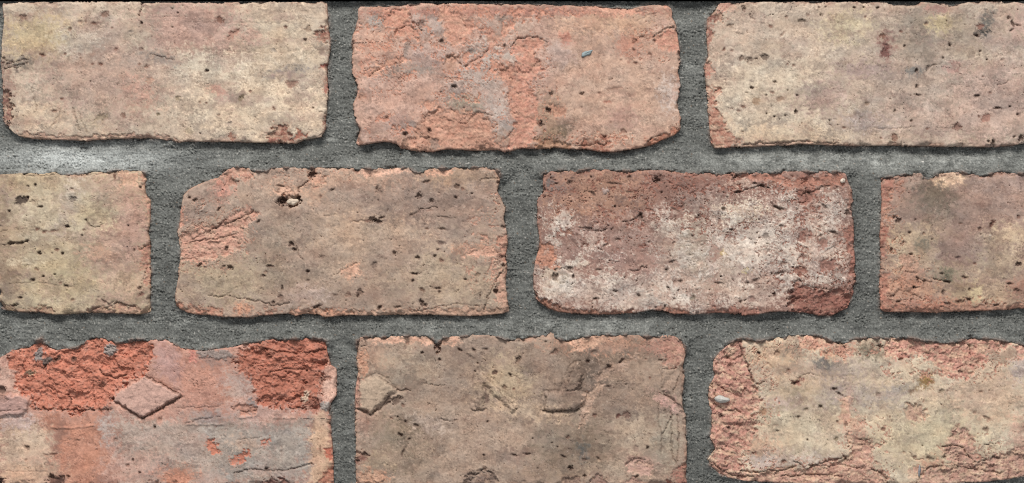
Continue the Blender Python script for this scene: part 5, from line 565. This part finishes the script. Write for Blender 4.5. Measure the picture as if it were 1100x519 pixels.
    # --- thin flaking: the pale skin lifted off in many small ragged pieces: (x, y, rx, ry, amount)
    if B.get('flakes'):
        fl = np.zeros(X.shape)
        for (cx, cy, rx, ry, am) in B['flakes']:
            fl = np.maximum(fl, am * np.clip(1.3 - np.hypot((X - cx) / rx, (Y - cy) / ry), 0, 1))
        fn = fbm(X / 15 + 0.35 * wxn, Y / 11 + 0.35 * wyn, seed + 81, 5, 0.66)
        fsd = fn - 1.25 + 1.5 * fl
        fm = sstep(-0.10, 0.16, fsd) * (fl > 0.02)
        h -= fm * (0.9 + 0.5 * fct + 0.15 * nC) * (1 - chipm)
        h += 0.35 * np.exp(-((fsd + 0.2) / 0.16) ** 2) * (fl > 0.02)        # lifted lip of the skin
        fc = alb(B['flake_col']); vv = (0.35 * sstep(-0.5, 1.3, vari))[..., None]
        fcc = fc * (1 - vv) + alb(B['base']) * 0.9 * vv
        mixc(fm * (1 - 0.6 * chipm) * 0.9, fcc * np.clip(1 + 0.1 * nC + 0.08 * nD + 0.08 * nE, 0.4, 1.7)[..., None])
        chipm = np.maximum(chipm, fm)

    # --- crumbs of mortar still stuck to the broken clay: (shape, colour)
    for a, col in B.get('residue', []):
        k = region(a, 8)
        sd = shape_sd(a, k, 0.8) + 0.8 * nC[k] + 0.5 * nD[k]
        m = np.zeros(X.shape); m[k] = sstep(-0.8, 1.0, sd)
        h += m * (1.2 + 0.3 * nD)
        mixc(m * 0.9, alb(col) * (1 + 0.12 * nD + 0.14 * nE)[..., None])

    # --- raised stamp pieces (soft pillow with a scooped outer edge)
    raised = []
    for nm, poly, up, col in B.get('raised', []):
        k = region(poly, 12)
        sd = np.full(X.shape, -99.0); sd[k] = shape_sd(poly, k, 0.9)
        m = sstep(-0.5 - B.get('worn_stamp', 0), 1.6 + 1.3 * B.get('worn_stamp', 0), sd)
        h += m * up * (1 + 0.12 * nB)
        h -= np.exp(-((sd + 2.0) / 1.7) ** 2) * up * 0.35
        if col is not None:
            mixc(m * 0.8 * (1 - 0.6 * chipm), alb(col) * (1 + 0.06 * nC + 0.06 * nD + 0.08 * nE)[..., None])
        raised.append((nm, sd))

    # --- fine natural voids in the clay skin
    vd = B.get('voids', 1.0)
    vn = fbm(X / 4.4, Y / 3.6, seed + 21, 3, 0.6)
    dens = sstep(0.0, 1.3, fbm(X / 26, Y / 18, seed + 22, 3))
    vm = sstep(2.35 - 0.7 * dens * vd, 2.7 - 0.7 * dens * vd, vn) * (1 - 0.5 * chipm)
    h -= vm * 2.2
    mixc(vm * 0.5, ec * 0.4)
    # hairline crazing and crumbly little scars, in patches
    rg = np.abs(fbm(X / 8 + 0.25 * wxn, Y / 7 + 0.25 * wyn, seed + 41, 3, 0.6))
    rm_ = sstep(0.10, 0.02, rg) * sstep(0.15, 1.0, fbm(X / 16, Y / 11, seed + 42, 3)) * B.get('craze', 1.0)
    rm_ = np.maximum(rm_, 0.8 * chipm * sstep(0.08, 0.01, rg) * sstep(-0.2, 0.8, nB))
    h -= rm_ * 0.9
    mixc(rm_ * 0.38, c * 0.35)
    h += (1 - chipm) * 0.3 * B.get('craze', 1.0) * sstep(0.5, 1.3, fbm(X / 7, Y / 6, seed + 43, 3)) * patchy
    # iron specks
    sn = perlin(X / 2.6, Y / 2.3, seed + 23)
    sm = sstep(1.5, 1.8, sn) * sstep(-0.2, 0.8, fbm(X / 30, Y / 30, seed + 24, 2))
    mixc(sm * 0.6, alb((105, 70, 56)))
    h -= sm * 0.5
    # pale lime grains
    ln = perlin(X / 2.1 + 77, Y / 2.0, seed + 25)
    lm = sstep(1.65, 1.95, ln) * B.get('lime', 0.35)
    mixc(lm, alb((226, 208, 186)))

    # --- pits, nodules and a few painted shadow spots: (x, y, rx, ry, angle, depth, colour or None)
    rng = np.random.RandomState(seed)
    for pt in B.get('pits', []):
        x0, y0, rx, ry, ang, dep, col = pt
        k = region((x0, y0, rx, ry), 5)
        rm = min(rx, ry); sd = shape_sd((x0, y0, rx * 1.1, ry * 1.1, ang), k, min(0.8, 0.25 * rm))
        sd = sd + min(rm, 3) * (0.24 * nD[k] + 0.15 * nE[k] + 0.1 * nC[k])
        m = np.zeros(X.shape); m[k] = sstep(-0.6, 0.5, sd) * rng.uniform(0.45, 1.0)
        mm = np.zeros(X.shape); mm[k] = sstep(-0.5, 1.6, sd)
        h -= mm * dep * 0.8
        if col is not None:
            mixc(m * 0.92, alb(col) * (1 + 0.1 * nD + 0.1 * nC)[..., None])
    # --- crack lines and painted shade lines of stamps: (points, width, depth, darkness)
    for pts, w, dep, dk in B.get('crack_shade_lines', []):
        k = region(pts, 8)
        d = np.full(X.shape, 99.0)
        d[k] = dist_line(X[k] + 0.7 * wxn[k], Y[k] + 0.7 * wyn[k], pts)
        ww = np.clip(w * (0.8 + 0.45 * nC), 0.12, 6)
        m = sstep(ww + 0.55, ww * 0.4, d) * B.get('crack_shade_gain', 1.0)
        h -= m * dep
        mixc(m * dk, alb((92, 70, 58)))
    # --- ridges (thin raised scars)
    for pts, w, up in B.get('ridges', []):
        d = dist_line(X + 0.4 * wxn, Y + 0.4 * wyn, pts)
        h += up * np.exp(-(d / w) ** 2)

    # --- assemble: front grid, rim down the sides, back
    lum = (c @ np.array([0.3, 0.5, 0.2]))[..., None]
    c = (lum + (c - lum) * B.get('sat', 0.84)) * B.get('gain', 1.0)
    depth_px = h.ravel()
    front = np.stack([wx(X.ravel()), -depth_px * S, wz(Y.ravel())], 1)
    idx = np.arange(nu * nv).reshape(nu, nv)
    f = np.stack([idx[:-1, :-1], idx[:-1, 1:], idx[1:, 1:], idx[1:, :-1]], -1).reshape(-1, 4)
    ring = np.concatenate([idx[:, 0], idx[-1, 1:], idx[-2::-1, -1], idx[0, -2:0:-1]])
    n0 = len(front); nr = len(ring)
    rim = front[ring].copy(); rim[:, 1] = 9.0 * S
    back = front[ring].copy(); back[:, 1] = -BACK * S
    verts = np.concatenate([front, rim, back])
    colr = c.reshape(-1, 3)
    rc = colr[ring] * 0.5 + ec * 0.5
    cols = np.concatenate([colr, rc, rc])
    i = np.arange(nr); j = (i + 1) % nr
    s1 = np.stack([ring[i], ring[j], n0 + j, n0 + i], 1)
    s2 = np.stack([n0 + i, n0 + j, n0 + nr + j, n0 + nr + i], 1)
    backface = list((n0 + nr + i)[::-1])

    fcent = None
    keep = np.ones(len(f), bool)
    subs = []
    for nm, sd in raised:
        sdf_f = sd.ravel()[f].mean(1)
        sel = (sdf_f > -0.2) & keep
        if sel.sum() > 30:
            subs.append((nm, f[sel])); keep &= ~sel
    faces = np.concatenate([f[keep], s1, s2])
    o = make_mesh("brick", verts, faces, cols, MAT_BRICK, [backface])
    o.parent = wall
    o["label"] = B['label']
    for nm, ff in subs:
        used, inv = np.unique(ff, return_inverse=True)
        so = make_mesh(nm, verts[used], inv.reshape(-1, 4), cols[used], MAT_BRICK)
        so.parent = o
    for (x0, y0, rx, ry, ang, up, col, lab) in B.get('pebbles', []):
        pb = pebble(x0, y0, rx, ry, ang, up, col, seed + int(x0))
        pb.parent = o
        pb["label"] = lab
    return o

def pebble(x0, y0, rx, ry, ang, up, col, seed):
    """a small irregular stone bedded in the clay"""
    n, m = 22, 12
    th = np.linspace(0, 2 * math.pi, n, endpoint=False)[None, :]
    ph = np.linspace(0.05, math.pi - 0.05, m)[:, None]
    x = np.sin(ph) * np.cos(th); y = np.sin(ph) * np.sin(th); z = np.cos(ph) * np.ones_like(th)
    k = 1 + 0.16 * perlin(x * 1.6 + 3, y * 1.6 + z * 1.3, seed) + 0.08 * perlin(x * 4, y * 4 + z * 3, seed + 1)
    k = np.minimum(k, 0.82 / np.maximum(np.abs(x * 0.8 + y * 0.5 + z * 0.3), 0.01)); k = np.minimum(k, 0.78 / np.maximum(np.abs(x * 0.3 - y * 0.8 + z * 0.45), 0.01))
    a = math.radians(ang)
    px, py = x * k * rx, y * k * ry
    gx = x0 + px * math.cos(a) - py * math.sin(a); gy = y0 + px * math.sin(a) + py * math.cos(a)
    gz = z * k * min(rx, ry) * 0.8 + up
    verts = np.stack([wx(gx.ravel()), -gz.ravel() * S, wz(gy.ravel())], 1)
    idx = np.arange(n * m).reshape(m, n)
    f = np.stack([idx[:-1], np.roll(idx[:-1], -1, 1), np.roll(idx[1:], -1, 1), idx[1:]], -1).reshape(-1, 4)
    cc = np.broadcast_to(alb(col), (n * m, 3)) * (1 + 0.14 * perlin(gx * 0.6, gy * 0.6, seed + 5).ravel())[:, None]
    return make_mesh("pebble", verts, f, cc, MAT_STONE, [list(idx[0][::-1]), list(idx[-1])])

for bi, B in enumerate(BRICKS):
    build_brick(bi, B)

# ------------------------------------------------------------------ mortar
def build_mortar():
    x0, x1, y0, y1 = -3.0, 1104.0, 0.5, 521.0
    cs = 2.0
    gx = np.arange(x0 - 4, x1 + 6, cs); gy = np.arange(y0 - 4, y1 + 6, cs)
    CX, CY = np.meshgrid(gx, gy, indexing='ij')
    rows = []
    for r in range(3):
        d = np.full(CX.shape, 45.0)
        for ol in OUTLINES[r]:
            mn = ol.min(0) - 46; mx = ol.max(0) + 46
            ia = np.searchsorted(gx, mn[0]); ib = np.searchsorted(gx, mx[0])
            ja = np.searchsorted(gy, mn[1]); jb = np.searchsorted(gy, mx[1])
            sub = -sdf_poly(CX[ia:ib, ja:jb], CY[ia:ib, ja:jb], ol[::2])
            d[ia:ib, ja:jb] = np.minimum(d[ia:ib, ja:jb], sub)
        rows.append(d)
    st = 0.85
    X1 = np.arange(x0, x1, st); Y1 = np.arange(y0, y1, st)
    X, Y = np.meshgrid(X1, Y1, indexing='ij')
    def up(d):
        fx = (X - gx[0]) / cs; fy = (Y - gy[0]) / cs
        ix = np.clip(fx.astype(int), 0, len(gx) - 2); iy = np.clip(fy.astype(int), 0, len(gy) - 2)
        a = fx - ix; b = fy - iy
        return d[ix, iy] * (1 - a) * (1 - b) + d[ix + 1, iy] * a * (1 - b) + d[ix, iy + 1] * (1 - a) * b + d[ix + 1, iy + 1] * a * b
    D = [up(d) for d in rows]
    dmin = np.minimum(np.minimum(D[0], D[1]), D[2])
    live = dmin > -4.5
    nA = fbm(X / 40, Y / 26, 501, 3); nB = fbm(X / 13, Y / 10, 502, 4)
    nC = fbm(X / 4.2, Y / 3.8, 503, 3, 0.7); nD = perlin(X / 1.9, Y / 1.8, 504); nE = perlin(X / 1.15, Y / 1.1, 505)
    h = -6.3 + 0.3 * nA
    for a, b in ((0, 1), (1, 2)):
        da = np.clip(D[a], 0, 45); db = np.clip(D[b], 0, 45)
        gap = da + db
        w = sstep(44, 30, gap)
        s = da / (gap + 1e-6)
        hb = -9.8 + 7.6 * np.clip(s, 0, 1) ** 0.8 + 0.5 * nA
        lip = np.exp(-db / 3.0) * (1.5 * nB + 0.3)
        h = h * (1 - w) + (hb + lip) * w
    # head joints: tooled slightly hollow
    h -= 1.4 * sstep(3, 7, dmin)
    rough = 0.35 + 0.9 * sstep(-0.7, 0.9, fbm(X / 34, Y / 14, 531, 3))       # trowelled smooth in places, crumbly in others
    smooth_ = np.exp(-(((X - 930) / 170) ** 2 + ((Y - 172) / 9) ** 2)); rough = rough * (1 - 0.75 * smooth_)
    h += 0.35 * nB + rough * (0.16 * nC + 0.42 * nD + 0.42 * nE) + 0.22 * fbm(X / 30, Y / 3.2, 532, 3) * (1 - 0.5 * rough)
    h += 2.6 * np.exp(-np.clip(dmin, 0, 30) / 2.2) * np.clip(0.55 + 0.5 * nB, 0, 1.4)
    # scattered hollows
    vn = fbm(X / 5, Y / 4, 511, 3)
    h -= 0.8 * sstep(0.9, 1.9, vn) * rough
    ins = np.clip(-dmin, 0, 9)
    h = np.where(dmin < 0, h - ins * 2.0, h)
    # colour: cement paste with sand grains
    c = np.broadcast_to(alb((110, 112, 108)), X.shape + (3,)).copy()
    tone = 1 + 0.06 * nA + 0.06 * nB + 0.08 * nC + 0.16 * nD + 0.17 * nE
    c *= np.clip(tone, 0.3, 2)[..., None]
    pale = sstep(-0.3, 1.2, fbm(X / 70 + 3, Y / 22, 515, 3))
    c *= (0.94 + 0.16 * pale)[..., None]
    # lighter mortar bed by the half brick, upper left, with light painted in too
    pm = np.exp(-(((X - 78) / 100) ** 2 + ((Y - 171) / 14) ** 2))
    c = c * (1 + 1.9 * pm[..., None] * np.array([0.97, 1.0, 1.05]))
    pm2 = 1.5 * np.exp(-(((X - 930) / 170) ** 2 + ((Y - 173) / 8) ** 2)) + 0.7 * np.exp(-(((X - 620) / 90) ** 2 + ((Y - 352) / 8) ** 2))
    c = c * (1 + 0.75 * (pm2 * (0.8 + 0.3 * nB))[..., None])
    lime_ = sstep(0.7, 2.0, fbm(X / 30, Y / 9, 533, 4, 0.6)); c = c * (1 + 0.35 * lime_[..., None])
    damp = sstep(0.5, 1.8, fbm(X / 24 + 9, Y / 14, 534, 4, 0.6)); c = c * (1 - 0.20 * damp[..., None])
    g1 = sstep(1.35, 1.65, perlin(X / 2.2 + 9, Y / 2.1, 521)); c = c + (alb((196, 194, 186)) - c) * (0.6 * g1)[..., None]
    g2 = sstep(1.3, 1.65, perlin(X / 2.4 + 90, Y / 2.2, 522)); c = c + (alb((58, 60, 60)) - c) * (0.65 * g2)[..., None]
    g3 = sstep(1.7, 2.0, perlin(X / 2.8 + 40, Y / 2.6, 523)); c = c + (alb((150, 120, 92)) - c) * (0.5 * g3)[..., None]
    g4 = (white(X / 1.8, Y / 1.8, 524) > 0.99965) & (nD > 0); c[g4] = alb((214, 212, 204))
    # traces of brick dust at the arrises
    dust = np.exp(-np.clip(dmin, 0, 20) / 1.3) * sstep(0.0, 1.0, nB) * 0.35
    c = c + (alb((160, 112, 90)) - c) * dust[..., None]
    # mesh
    nx, ny = X.shape
    idx = np.arange(nx * ny).reshape(nx, ny)
    q = live[:-1, :-1] & live[1:, :-1] & live[:-1, 1:] & live[1:, 1:]
    f = np.stack([idx[:-1, :-1], idx[:-1, 1:], idx[1:, 1:], idx[1:, :-1]], -1)[q]
    used, inv = np.unique(f, return_inverse=True)
    f = inv.reshape(-1, 4)
    V = np.stack([wx(X.ravel()[used]), -h.ravel()[used] * S, wz(Y.ravel()[used])], 1)
    C = c.reshape(-1, 3)[used]
    e = np.concatenate([f[:, [0, 1]], f[:, [1, 2]], f[:, [2, 3]], f[:, [3, 0]]])
    key = np.sort(e, 1); key = key[:, 0].astype(np.int64) * len(V) + key[:, 1]
    _, first, cnt = np.unique(key, return_index=True, return_counts=True)
    be = e[first[cnt == 1]]
    bv, binv = np.unique(be, return_inverse=True); binv = binv.reshape(-1, 2)
    n0 = len(V)
    V2 = V[bv].copy(); V2[:, 1] = -BACK * S
    skirt = np.stack([be[:, 1], be[:, 0], n0 + binv[:, 0], n0 + binv[:, 1]], 1)
    o = make_mesh("mortar", np.concatenate([V, V2]), np.concatenate([f, skirt]), np.concatenate([C, C[bv]]), MAT_MORTAR)
    o.parent = wall
    o["label"] = "grey sandy mortar joints between the bricks"
build_mortar()

# ------------------------------------------------------------------ dark pieces added for the shade at the wall's edges
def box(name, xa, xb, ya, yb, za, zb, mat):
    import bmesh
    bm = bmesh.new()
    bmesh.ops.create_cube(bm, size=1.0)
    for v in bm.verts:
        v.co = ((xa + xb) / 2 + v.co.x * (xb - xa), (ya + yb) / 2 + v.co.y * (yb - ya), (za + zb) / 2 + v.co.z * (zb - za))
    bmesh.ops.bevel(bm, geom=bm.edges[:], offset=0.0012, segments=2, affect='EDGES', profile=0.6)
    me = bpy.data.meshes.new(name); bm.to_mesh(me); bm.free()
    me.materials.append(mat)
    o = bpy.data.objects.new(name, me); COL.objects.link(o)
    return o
bk = box("backdrop", wx(-900), wx(2000), 0.069, 0.085, wz(1100), wz(-600), MAT_BLACK)  # its black stands in for deep shade in the open gap
bk["kind"] = "structure"; bk["label"] = "black board added behind the brick wall for the shade in the gap at its edges"
ft = box("top_shade_strip", wx(-40), wx(1140), -2.5 * S, 0.068, wz(-1.5), wz(-30), MAT_BLACK)  # added above the view so its shadow darkens the wall's top edge
ft["label"] = "black strip added just above the view to shade the top edge of the brick wall"; ft["category"] = "shade strip"
